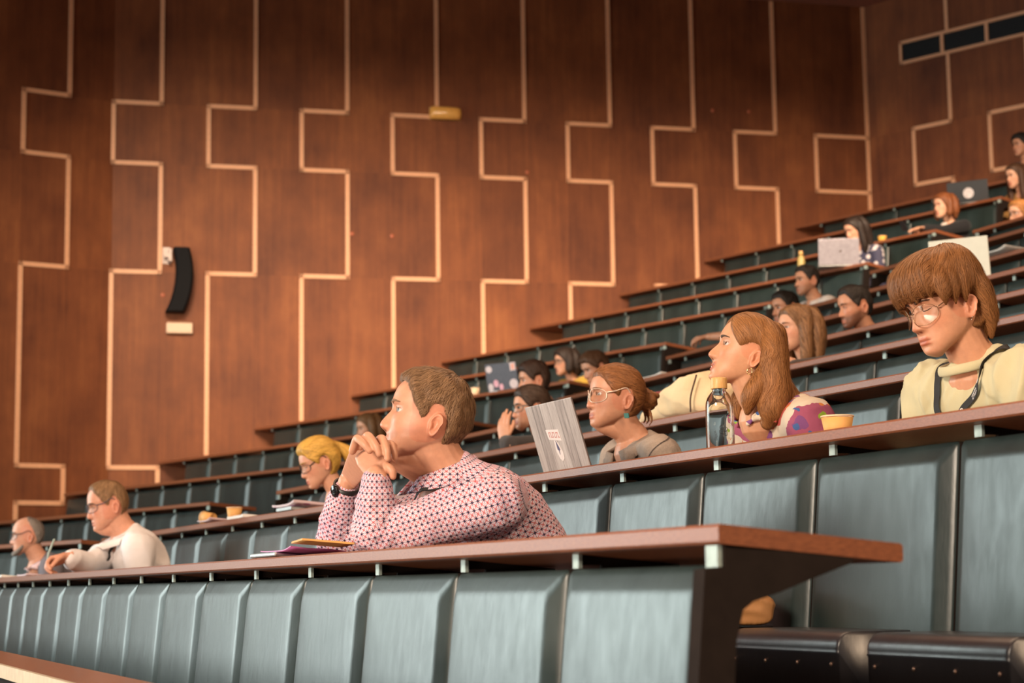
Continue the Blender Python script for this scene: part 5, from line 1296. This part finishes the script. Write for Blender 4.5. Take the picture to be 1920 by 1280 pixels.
# ------------------------------------------------------------------ things on desks and walls
def lathe(mb, prof, c, seg=28, ax=V(0, 0, 1), mi=0):
    e1 = nrm(np.cross(ax, (.3, .8, .1))); e2 = np.cross(ax, e1); ang = np.linspace(0, 2*np.pi, seg, endpoint=False)
    mb.rings([[np.array(c)+ax*z+(e1*math.cos(a)+e2*math.sin(a))*max(r, 1e-4) for a in ang] for r, z in prof], mi, True); return mb
def desk_pt(px, q, k, blk='C'): return rest(px, q, k, .0010, blk)
def slope_up(blk, k):
    n = {'L': NL, 'C': NC, 'R': NR}[blk]; return nrm(V(0, 0, 1)+n*SLOPE/DD)
def sheet(name, c, ax, n, w, h, mats, label, cat, thick=.002, curl=0, up=None, group=None, seed=0):
    """thin paper stack lying on a desk; ax long direction"""
    up = V(0, 0, 1) if up is None else up; ax = nrm(np.array(ax)-up*(np.array(ax)@up)); n = np.cross(up, ax); nu, nv = 14, 8; T, B = [], []
    for i in range(nu):
        for j in range(nv):
            u, v = i/(nu-1)-.5, j/(nv-1)-.5; z = curl*max(0, abs(u)*2-.35)**2*(1 if u < 0 else .35)+.0012*math.sin(u*9+seed)*math.sin(v*7)*(curl > 0)
            p = np.array(c)+ax*u*w+n*v*h+up*max(0, z); T.append(p+up*thick); B.append(p+up*.0003)
    b = MB(); b.grid(np.array(T).reshape(nu, nv, 3), flip=False); b.grid(np.array(B).reshape(nu, nv, 3), flip=True)
    per = [(i, 0) for i in range(nu)]+[(nu-1, j) for j in range(1, nv)]+[(i, nv-1) for i in range(nu-2, -1, -1)]+[(0, j) for j in range(nv-2, 0, -1)]
    idx = [i*nv+j for i, j in per]; N_ = nu*nv
    for a, d in zip(idx, idx[1:]+idx[:1]): b.f.append((a, d, d+N_, a+N_)); b.m.append(0); b.sm.append(False)
    o = b.build(name, mats); tag(o, label, cat, group); return o
def printed(name, base, ink, s=18):
    t = NT(name); co = t.coord('Object'); v = t.n('ShaderNodeTexVoronoi'); v.inputs['Scale'].default_value = s; t.l(co, v.inputs['Vector'])
    t.set(Base_Color=t.mix(t.math('LESS_THAN', v.outputs['Distance'], .30), base, ink), Roughness=.5); return t.m
m_paper = plain('white_paper', (.70, .68, .64), .7, var=.04); m_pink = plain('magenta_print', (.45, .12, .32), .45, var=.15); m_mauve = printed('mauve_print', (.52, .40, .42), (.32, .13, .24))
m_kraft = plain('kraft_card', (.62, .33, .10), .65, var=.06); m_silver = plain('brushed_aluminium', (.55, .57, .57), .35, .9); m_rim = plain('paper_rim', (.72, .52, .34), .6)
def cup(px, q, k, blk, r, h, label, mat=None, lie=None, group=None):
    c = desk_pt(px, q, k, blk); r0 = r*.72; mat = mat or m_kraft
    e = empty('paper_cup', c); tag(e, label, 'cup', group)
    ax = V(0, 0, 1); cc = V(0, 0, 0)
    if lie is not None: ax = nrm(lie); cc = V(0, 0, r+.006)
    b = MB(); lathe(b, [(r0*.2, .006), (r0*.97, .004), (r0*1.0, 0.0032), (r0+(r-r0)*.5, h*.5), (r, h-.003), (r-.002, h-.003), (r0-.002, .006), (r0*.2, .006)], cc, 30, ax); o = b.build('cup_wall', mat); o.parent = e
    b = MB(); L = []
    e1 = nrm(np.cross(ax, (.3, .8, .1))); e2 = np.cross(ax, e1)
    for i in range(30):
        a = 6.28319*i/30; d = e1*math.cos(a)+e2*math.sin(a); L.append([cc+ax*h+d*r+(d*math.cos(t)+ax*math.sin(t))*.0022 for t in np.linspace(0, 6.283, 8, endpoint=False)])
    b.grid(np.array(L), True, True); o = b.build('rim', m_rim); o.parent = e
    return e
def laptop(P0, ax, user, W, H, tilt, lidm, label, up=V(0, 0, 1), deco=None, basem=None, D=None):
    """P0 near end of the hinge line, ax along it, user: direction from lid to user"""
    ax = nrm(ax); user = nrm(np.array(user)-ax*(np.array(user)@ax)); up = nrm(np.cross(ax, user)); up = up if up[2] > 0 else -up
    e = empty('laptop', P0); tag(e, label, 'laptop'); D = D or W*.68; basem = basem or m_silver; P = V(0, 0, 0)
    b = MB(); b.box(P+up*.006, ax*W, user*D, up*.010); o = bevel(b.build('base', basem), .004); o.parent = e
    b = MB(); b.box(P+ax*.02*W+user*D*.12+up*.0152, ax*W*.96, user*D*.45, up*.0008); k = b.build('keyboard', m_black); k.parent = e
    ld = nrm(up*math.cos(tilt)-user*math.sin(tilt)); ln = nrm(-(user*math.cos(tilt)+up*math.sin(tilt))); th = .006
    O = P+up*.016-user*.004
    b = MB(); b.box(O, ax*W, ld*H, -ln*th); o = bevel(b.build('lid', lidm), .0022); o.parent = e
    b = MB(); b.box(O+ax*.012-ln*(th+.0004)+ld*.012, ax*(W-.024), ld*(H-.024), -ln*.0006); s = b.build('screen', plain('dark_screen', (.01, .01, .012), .15)); s.parent = o
    def on(u, v, off=.0006): return O+ax*u*W+ld*v*H+ln*off
    if deco: deco(o, on, ax, ld, ln)
    return e
def patch(parent, name, pts, n, mat, th=.0006):
    b = MB(); b.prism(pts, np.array(n)*th); o = b.build(name, mat); o.parent = parent; return o
def disc(parent, name, c, e1, e2, n, r1, r2, mat, th=.0006, seg=24): return patch(parent, name, [np.array(c)+e1*r1*math.cos(t)+e2*r2*math.sin(t) for t in np.linspace(0, 6.283, seg, endpoint=False)], n, mat, th)
# wood-look laptop on the second desk
ply = NT('weathered_plank_skin'); LPT = desk_pt(1111, 4.93, 2); LAX = nrm(TC+V(0, 0, 0)); LUS = nrm(NC-V(0, 0, SLOPE/DD))
def skin_nodes(ax, ld):
    t = ply; tc = t.n('ShaderNodeTexCoord'); d1 = t.n('ShaderNodeVectorMath', operation='DOT_PRODUCT'); t.l(tc.outputs['Object'], d1.inputs[0]); d1.inputs[1].default_value = tuple(ax)
    d2 = t.n('ShaderNodeVectorMath', operation='DOT_PRODUCT'); t.l(tc.outputs['Object'], d2.inputs[0]); d2.inputs[1].default_value = tuple(ld)
    u = t.math('MULTIPLY', d1.outputs['Value'], 16.5); c = t.n('ShaderNodeCombineXYZ'); t.l(t.math('MULTIPLY', d1.outputs['Value'], 90), c.inputs[0]); t.l(t.math('MULTIPLY', d2.outputs['Value'], 7), c.inputs[1]); t.l(t.math('MULTIPLY', t.math('FLOOR', u), 3.7), c.inputs[2])
    a = t.noise(c.outputs[0], 1.3, 6, .65); wn = t.n('ShaderNodeTexWhiteNoise', noise_dimensions='1D'); t.l(t.math('FLOOR', u), wn.inputs['W'])
    f = t.math('ADD', t.math('MULTIPLY', a, .8), t.math('MULTIPLY', wn.outputs['Value'], .2))
    cc = t.ramp(f, [(.28, (.16, .13, .12)), (.48, (.34, .29, .27)), (.72, (.50, .45, .43))])
    e = t.math('ABSOLUTE', t.math('SUBTRACT', t.math('FRACT', u), .5)); cc = t.mix(t.math('GREATER_THAN', e, .482), cc, (.10, .08, .075)); t.set(Base_Color=cc, Roughness=.45)
def deco_wood(o, on, ax, ld, ln):
    skin_nodes(ax, ld); w = plain('sticker_white', (.66, .58, .56), .5, var=.03); rd = plain('sticker_red', (.50, .16, .13), .5); bl = plain('sticker_ink', (.07, .06, .13), .5)
    q = lambda *ps, off=.0003: [on(u, v, off) for u, v in ps]
    patch(o, 'sticker', q((.415, .455), (.675, .500), (.690, .640), (.430, .615)), ln, w)
    for i in range(6):
        u = .640-.036*i; patch(o, 'lettering', q((u, .522-.004*i), (u-.008, .521-.004*i), (u-.006, .602-.004*i), (u+.002, .603-.004*i), off=.0012), ln, rd, .0003)
        if i % 2 == 0: patch(o, 'lettering', q((u, .600-.004*i), (u-.030, .598-.004*i), (u-.030, .585-.004*i), (u, .587-.004*i), off=.0012), ln, rd, .0003)
        else: patch(o, 'lettering', q((u, .535-.004*i), (u-.030, .533-.004*i), (u-.030, .522-.004*i), (u, .524-.004*i), off=.0012), ln, rd, .0003)
    patch(o, 'sticker', q((.575, .470), (.535, .485), (.490, .40), (.455, .30), (.460, .215), (.505, .175), (.555, .225), (.585, .33)), ln, w)
    patch(o, 'nib', q((.545, .480), (.505, .375), (.497, .335), (.515, .328), (.520, .270), (.526, .272), (.532, .335), (.550, .345), off=.0012), ln, bl, .0003)
laptop(LPT, LAX, LUS, .355, .232, math.radians(22), ply.m, 'open laptop with a grey wood-plank cover and white sticker, on the second desk', deco=deco_wood, basem=m_black, D=.22)
sheet('paper', desk_pt(1128, 4.80, 2), TC, NC, .12, .07, m_paper, 'loose white paper beside the wood-look laptop', 'paper', .0015, .004, slope_up('C', 2))
# glass bottle
def bottle_glass():
    c = desk_pt(1353, 4.88, 2); e = empty('water_bottle', c); tag(e, 'clear glass bottle with a bamboo cap on the second desk', 'bottle')
    g = NT('clear_glass'); g.set(Base_Color=(.93, .95, .95), Roughness=.02, Transmission_Weight=1.0, IOR=1.33)
    r = .0375; b = MB(); lathe(b, [(.004, .006), (r*.8, .0042), (r*.97, .0065), (r, .012), (r, .128), (r*.97, .140), (r*.86, .153), (r*.66, .164), (.0185, .170), (.0175, .174), (.0175, .182), (.0158, .182), (.0158, .171), (r*.60, .160), (r*.80, .149), (r*.91, .137), (r*.945, .126), (r*.945, .014), (r*.75, .005), (.004, .005)], (0, 0, 0), 48)
    o = b.build('glass_body', g.m); o.parent = e
    w = NT('drinking_water'); w.set(Base_Color=(.96, .98, .98), Roughness=0.0, Transmission_Weight=1.0, IOR=1.2)
    b = MB(); lathe(b, [(.0172, .1765), (.0215, .1765), (.0218, .178), (.0218, .203), (.0205, .206), (.004, .2065)], (0, 0, 0), 32); b.f = b.f
    cp = b.build('cap', wood('bamboo', (.50, .26, .08), (.72, .43, .16), (40, 40, 4), .5, .1)); cp.parent = e
    ink = plain('black_print', (.015, .015, .016), .5); view = nrm(-np.array([c[0], c[1], 0])); a0 = math.atan2(view[1], view[0])
    def P(x, z): a = a0+x/r; return V((r+.0004)*math.cos(a), (r+.0004)*math.sin(a), z)
    def line(pts, cl=False, rad=.0007):
        b = MB(); Q = [P(x, z) for x, z in (spline(pts, 24) if len(pts) > 3 else pts)]
        if cl: Q.append(Q[0])
        tube(b, Q, [rad]*len(Q), 6); o_ = b.build('print_mark', ink); o_.parent = o
    x0, z0, s = .0040, .066, .0105
    def dshape(x, z, flipx, flipz):
        f = -1 if flipx else 1; h = -1 if flipz else 1
        line([(x-f*s*.5, z-h*s*.5), (x-f*s*.5, z+h*s*.5), (x-f*s*.02, z+h*s*.5), (x+f*s*.36, z+h*s*.33), (x+f*s*.5, z), (x+f*s*.40, z-h*s*.33), (x+f*s*.05, z-h*s*.5), (x-f*s*.5, z-h*s*.5)])
        line([(x-f*s*.08, z+h*s*.05), (x-f*s*.06, z-h*s*.18), (x+f*s*.10, z-h*s*.16)], rad=.0006)
    dshape(x0, z0+s*.55, True, False); dshape(x0+s*1.0, z0+s*.08, False, True); dshape(x0-s*.1, z0-s*.52, True, True); dshape(x0+s*.85, z0-s*1.0, True, False)
    x1, z1 = -.0175, .050
    for i, (u, v, k) in enumerate(((0, .0095, .9), (.0012, .0065, .75), (.0030, .0035, .6), (.0045, .001, .3), (.0045, -.0015, -.1), (.0025, -.004, -.55), (.001, -.0068, -.75), (0, -.0095, -.9))):
        line([(x1+u, z1+v), (x1+u+.0055, z1+v+k*.003)], rad=.0006)
    return e
bottle_glass()
cup(1574, 4.98, 2, 'C', .0385, .066, 'kraft paper cup in front of the young person in yellow')
cup(440, 4.90, 2, 'C', .040, .085, 'orange kraft paper cup standing among papers on the second desk')
cup(402, 4.86, 2, 'C', .036, .075, 'paper cup lying on its side behind creased papers, second desk', lie=TC*.8-NC*.5+V(0, 0, .03))
su = slope_up('C', 2)
sheet('brochure', desk_pt(408, 4.82, 2)+V(0, 0, .010), TC, NC, .26, .15, m_mauve, 'creased mauve brochures left of the standing paper cup', 'brochure', .006, .030, su, seed=2)
sheet('paper', desk_pt(470, 4.82, 2), TC, NC, .30, .16, m_paper, 'folded white paper right of the standing paper cup', 'paper', .014, .010, su, seed=5)
sheet('brochure', desk_pt(566, 4.80, 2)+V(0, 0, .016), TC, NC, .34, .18, m_mauve, 'open mauve booklet under the bent blond woman', 'brochure', .010, .034, su, seed=1)
sheet('folder', desk_pt(566, 4.80, 2), TC, NC, .24, .17, m_silver, 'grey folder under the booklet of the blond woman', 'folder', .013, 0, su)
s1 = slope_up('R', 1)
tb = empty('tablet', desk_pt(548, 2.74, 1)); tag(tb, 'silver tablet lying under brochures on the front desk', 'tablet')
b = MB(); NS = nrm(NR-V(0, 0, SLOPE/DD)); b.box(-TR*.13-NS*.085+s1*.002, TR*.26, nrm(NR-V(0, 0, SLOPE/DD))*.17, s1*.011); o = bevel(b.build('case', m_silver), .004); o.parent = tb
b = MB(); b.box(-TR*.125-NS*.080+s1*.0132, TR*.25, nrm(NR-V(0, 0, SLOPE/DD))*.16, s1*.001); o = b.build('screen', m_black); o.parent = tb
sheet('brochure', desk_pt(566, 2.735, 1)+s1*.0145, TR, NR, .30, .15, m_pink, 'magenta brochure with a curled corner on the silver tablet', 'brochure', .003, .022, s1, seed=3)
sheet('notepad', desk_pt(602, 2.70, 1)+s1*.034, TR+NR*.15, NR, .22, .13, m_kraft, 'thin tan notepad by the elbow of the man in the checked shirt', 'notepad', .005, .0, s1)
sheet('book', desk_pt(22, 2.76, 1), TR, NR, .62, .17, m_paper, 'open white booklet before the bald man on the front desk', 'booklet', .012, .012, s1, seed=4)
sheet('paper', desk_pt(72, 2.73, 1), TR, NR, .34, .15, m_mauve, 'pale printed sheets between the bald man and the writing man', 'paper', .008, .012, s1, seed=6)
# pen of the writing man
pw = PW.W['R']+nrm(PW.F)*.10+V(0, 0, .0); b = MB(); tube(b, [pw+V(0, 0, -.028), pw+V(.0, .0, .02)+NR*.01, pw+NR*.035+V(0, 0, .085)], [.0015, .0052, .0050], 12); tag(b.build('pen', plain('grey_green_plastic', (.28, .36, .32), .3)), 'grey-green pen in the hand of the man in white', 'pen')
# laptops and odds further back
dkl = plain('slate_plastic', (.055, .055, .075), .4)
def deco_stick(o, on, ax, ld, ln):
    w = plain('sticker_pale', (.50, .44, .47), .5, var=.05); p = plain('sticker_coral', (.62, .30, .24), .5); pk = plain('sticker_pink', (.58, .32, .40), .5)
    disc(o, 'sticker', on(.88, .80), ax, ld, ln, .035, .030, w); patch(o, 'sticker', [on(.02, .70), on(.20, .68), on(.20, .99), on(.02, .99)], ln, w); patch(o, 'sticker', [on(.05, .74, .0014), on(.16, .72, .0014), on(.16, .94, .0014), on(.05, .95, .0014)], ln, p, .0003)
    disc(o, 'sticker', on(.14, .20), ax, ld, ln, .045, .042, w); disc(o, 'sticker', on(.70, .26), ax, ld, ln, .028, .032, pk); disc(o, 'sticker', on(.88, .13), ax, ld, ln, .028, .034, w); disc(o, 'sticker', on(.54, .12), ax, ld, ln, .022, .028, pk)
lx = nrm(V(-.80, .60, 0)); laptop(desk_pt(976, 19.50, 6, 'L')+V(0, 0, .006), lx, np.cross(V(0, 0, 1), lx)*-1, .34, .235, math.radians(12), dkl, 'dark laptop covered in round stickers on a desk of the left block', deco=deco_stick)
cup(893, 19.55, 6, 'L', .042, .095, 'pale paper cup left of the stickered laptop', m_rim)
lx = nrm(V(-1, .10, 0)); laptop(desk_pt(1627, 25.0, 9, 'L'), lx, np.cross(V(0, 0, 1), lx)*-1, .365, .235, math.radians(10), plain('grey_aluminium', (.34, .32, .36), .35, .5), 'grey laptop in front of the woman in the dotted blouse',
       deco=lambda o, on, ax, ld, ln: disc(o, 'emblem', on(.46, .52), ax, ld, ln, .012, .012, plain('chrome_emblem', (.7, .7, .72), .1, 1)))
lx = nrm(V(-.75, .65, .03)); laptop(desk_pt(1876, 13.14, 6), lx, np.cross(V(0, 0, 1), lx)*-1, .37, .228, math.radians(9), plain('pale_aluminium', (.66, .66, .56), .4, .1, var=.03), 'pale greenish laptop lid right behind the head of the young person in yellow',
       deco=lambda o, on, ax, ld, ln: disc(o, 'emblem', on(.46, .52), ax, ld, ln, .016, .019, plain('white_emblem', (.9, .9, .9), .2)))
lx = nrm(V(-.88, .47, 0)); laptop(desk_pt(1879, 28.80, 11, 'L'), lx, np.cross(V(0, 0, 1), lx)*-1, .40, .205, math.radians(8), plain('black_plastic', (.012, .012, .014), .4), 'black laptop with one round white sticker, upper right',
       deco=lambda o, on, ax, ld, ln: disc(o, 'sticker', on(.48, .42), ax, ld, ln, .052, .052, plain('sticker_grey', (.46, .42, .42), .5, var=.3, scale=60)))
cup(1672, 27.0, 10, 'L', .042, .075, 'yellow paper cup near the woman with the red-brown bob', plain('yellow_card', (.68, .36, .06), .6))
ph = rest(1722, 27.0, 10, .075, 'L'); b = MB(); b.box(ph, nrm(TL+V(0, 0, .2))*.075, nrm(V(0, 0, 1)-NL*.5)*.10, NL*.009); tag(bevel(b.build('phone', m_black), .003), 'dark phone held by the woman in the black jacket', 'phone')
c = desk_pt(1516, 24.98, 9, 'L'); e = empty('water_bottle', c); tag(e, 'tall yellowish bottle behind the man with lanyard and white shirt', 'bottle')
b = MB(); lathe(b, [(.004, .004), (.034, .004), (.036, .009), (.036, .150), (.033, .175), (.020, .198), (.018, .205), (.004, .206)], (0, 0, 0)); o = b.build('bottle_body', plain('amber_glass', (.34, .26, .09), .35)); o.parent = e
b = MB(); lathe(b, [(.004, .207), (.021, .207), (.021, .238), (.019, .242), (.004, .242)], (0, 0, 0)); o = b.build('cap', bpy.data.materials['bamboo']); o.parent = e
sheet('paper', desk_pt(1236, 11.25, 5), TC, NC, .42, .16, m_paper, 'crumpled white paper on the fifth desk, above the auburn bun', 'paper', .006, .030, su, seed=9)
sheet('book', desk_pt(1275, 9.25, 4), TC, NC, .22, .15, plain('red_cover', (.42, .05, .04), .4), 'thin red booklet on the fourth desk behind the cream bag', 'booklet', .014, .004, su)
sheet('paper', desk_pt(1900, 14.98, 7)+V(0, 0, .002), TC, NC, .30, .20, m_paper, 'white paper on the seventh desk beyond the pale laptop', 'paper', .004, .05, su, seed=2)
# slumped cream bag on the third desk
def cream_bag():
    a, bb = desk_pt(1226, 7.30, 3), desk_pt(1350, 7.30, 3); a[2] = bb[2]; L = np.linalg.norm(bb-a); X = nrm(bb-a); Y = NC; mb = MB(); secs = []
    for t, h, d in ((0.0, .012, .05), (.05, .035, .08), (.2, .065, .11), (.4, .105, .13), (.6, .145, .14), (.78, .178, .14), (.9, .185, .13), (1.0, .17, .11), (1.08, .12, .08), (1.12, .05, .04)):
        secs.append((a+X*L*t+V(0, 0, h*.5+.004), Y, V(0, 0, 1), d, h*.5, h*.5))
    secloft(mb, secs, 30, 2.6); me = remesh(mb, .006, 3); v = mverts(me); n = mnorms(me); z0 = v[:, 2].min()
    d = np.array([1-2*abs(noise.noise(Vector(p*7)+Vector((0, 0, 4)))) for p in v]); d2 = np.array([noise.noise(Vector(p*20)) for p in v]); k = np.clip((v[:, 2]-z0)/.04, 0, 1)
    setverts(me, v+n*(k*(.016*(d-.5)+.004*d2))[:, None])
    o = link('canvas_bag', me, cloth_mat('cream_canvas', (.66, .52, .32), .85, .07, .5, 7)); tag(o, 'cream canvas bag slumped on the third desk, behind the glass bottle', 'bag')
    b = MB(); p = a+X*L*1.02-Y*.13; tube(b, [p+V(0, 0, .022), p+V(0, 0, .08)+X*.004, p+V(0, 0, .165)+Y*.03], [.006, .006, .006], 8, flat=.5, sub=10); b.build('strap', plain('brown_strap', (.06, .03, .02), .6), o)
cream_bag()
# tan bag lying on the folded seat under the desk end
def tan_bag():
    c = at_q(1366, 1150, 4.34); zb = ZC+(RZ[2]-PT)*U-.385+.004; mb = MB()
    secs = []
    for t, h, d in ((-1.0, .03, .05), (-.95, .060, .068), (-.6, .078, .074), (0, .086, .078), (.5, .088, .076), (.85, .082, .070), (.97, .06, .060), (1.0, .03, .05)):
        secs.append((V(c[0], c[1], zb+h/2)-TC*.105*t, NC, V(0, 0, 1), d, h*.5, h*.5))
    secloft(mb, secs, 36, 3.2); me = remesh(mb, .005, 3); v = mverts(me); n = mnorms(me); k = np.clip((v[:, 2]-zb-.01)/.03, 0, 1)
    d = np.array([1-2*abs(noise.noise(Vector(p*V(9, 9, 22)))) for p in v]); setverts(me, v+n*(.009*k*(d-.5))[:, None])
    o = link('handbag', me, plain('tan_leather', (.40, .19, .07), .5, var=.15, scale=12, bump=.3)); tag(o, 'tan leather bag lying on the folded seat behind the front desk end', 'bag')
    for hz in (.052, .070):
        b = MB(); Q = [V(c[0], c[1], zb+hz+.006*math.sin(u*2))-TC*.104*math.cos(u)*1.0-NC*(.076-.15*(hz-.05))*math.sin(u)**.6 for u in np.linspace(.12, 3.02, 26)]
        tube(b, Q, [.0026]*26, 6); b.build('seam', plain('stitched_seam', (.55, .32, .15), .5), o)
tan_bag()
# ---- fixtures on the left wall
def wallpt(x, y): u, z = onwall(x, y, WO, WD); return ML @ Matrix.Translation((u, 0, z))
M = wallpt(336, 528); e = empty('wall_speaker', (0, 0, 0), M); tag(e, 'tall curved black loudspeaker on a white bracket on the left wall', 'speaker')
k = 19.3/3517
b = MB(); sec = []
for t in np.linspace(0, 1, 15):
    z = (62-124*t)*k; bend = (1+36*t-47*t*t)*k; w = (31+5*t)*k*.5
    sec.append((V(bend+.004, -.10, z), V(1, 0, 0), V(0, -1, 0), w, .10, .075))
rings = []
for c, r_, f_, w, rf, rb in sec:
    rings.append([c+r_*x*w+f_*y for x, y in ((-1, -rb), (-1, rf*.6), (-.75, rf), (.75, rf), (1, rf*.6), (1, -rb), (.7, -rb*1.1), (-.7, -rb*1.1))])
b.rings(rings, 0, False); o = bevel(b.build('cabinet', plain('black_cabinet', (.008, .008, .009), .75, spec=.15)), .008); o.parent = e
b = MB(); b.box(((13-336+330-9)*k, -.182, -38*k), (.05, 0, 0), (0, .006, 0), (0, 0, .018)); o2 = b.build('badge', m_strip); o2.parent = o
b = MB(); b.box((-32*k, -.012, 34*k), (14*k, 0, 0), (0, .010, 0), (0, 0, 32*k)); b.box((-30*k, -.11, 44*k), (12*k, 0, 0), (0, .10, 0), (0, 0, 8*k)); b.box((-22*k, -.13, 36*k), (6*k, 0, 0), (0, .10, 0), (0, 0, 24*k)); o = b.build('bracket', plain('white_bracket', (.62, .50, .44), .4)); o.parent = e
M = wallpt(336, 616); b = MB(); b.box((-25*k, -.065, -10.5*k), (50*k, 0, 0), (0, .062, 0), (0, 0, 21*k)); o = bevel(b.build('wall_box', plain('cream_plastic', (.72, .52, .36), .45, var=.03)), .012, 3); o.matrix_world = M; tag(o, 'small cream box below the loudspeaker on the left wall', 'box')
M = wallpt(834, 214); kk = 20.3/3517; e = empty('emergency_light', (0, 0, 0), M); tag(e, 'oblong amber emergency light where a batten turns, left wall', 'lamp')
b = MB(); b.box((-31*kk, -.025, -12.5*kk), (62*kk, 0, 0), (0, .022, 0), (0, 0, 25*kk)); o = bevel(b.build('back_plate', plain('amber_plate', (.55, .30, .10), .4)), .01, 3); o.parent = e
b = MB(); G = []
for x, s in ((-31, .35), (-29.5, .75), (-26, 1), (20, 1), (28, .9), (31, .35)): G.append([(x*kk, -.026-.07*s*max(0, math.sin(t))**.6, 12.5*kk*s*math.cos(t)) for t in np.linspace(0, math.pi, 15)])
b.rings(G); o = b.build('diffuser', plain('amber_diffuser', (.80, .42, .10), .3, coat=.3)); o.parent = e
for i, (x, y, w) in enumerate(((660, 438, 'left of a batten, centre of the left wall'), (735, 442, 'in mid panel, centre of the left wall'), (988, 323, 'by the upper battens above the middle rows'), (305, 553, 'left of the loudspeaker'), (1336, 207, 'left of the pair near the top right of the left wall'), (1404, 209, 'right of the pair near the top right of the left wall'))):
    b = MB(); lathe(b, [(.022, .001), (.022, .004), (.016, .007), (.004, .007)], (0, 0, 0), 14, V(0, -1, 0)); o = b.build('wall_plug', plain('terracotta_plug', (.42, .11, .05), .5)); o.matrix_world = wallpt(x, y); tag(o, 'tiny red-brown wall plug '+w, 'plug', 'wall plugs')
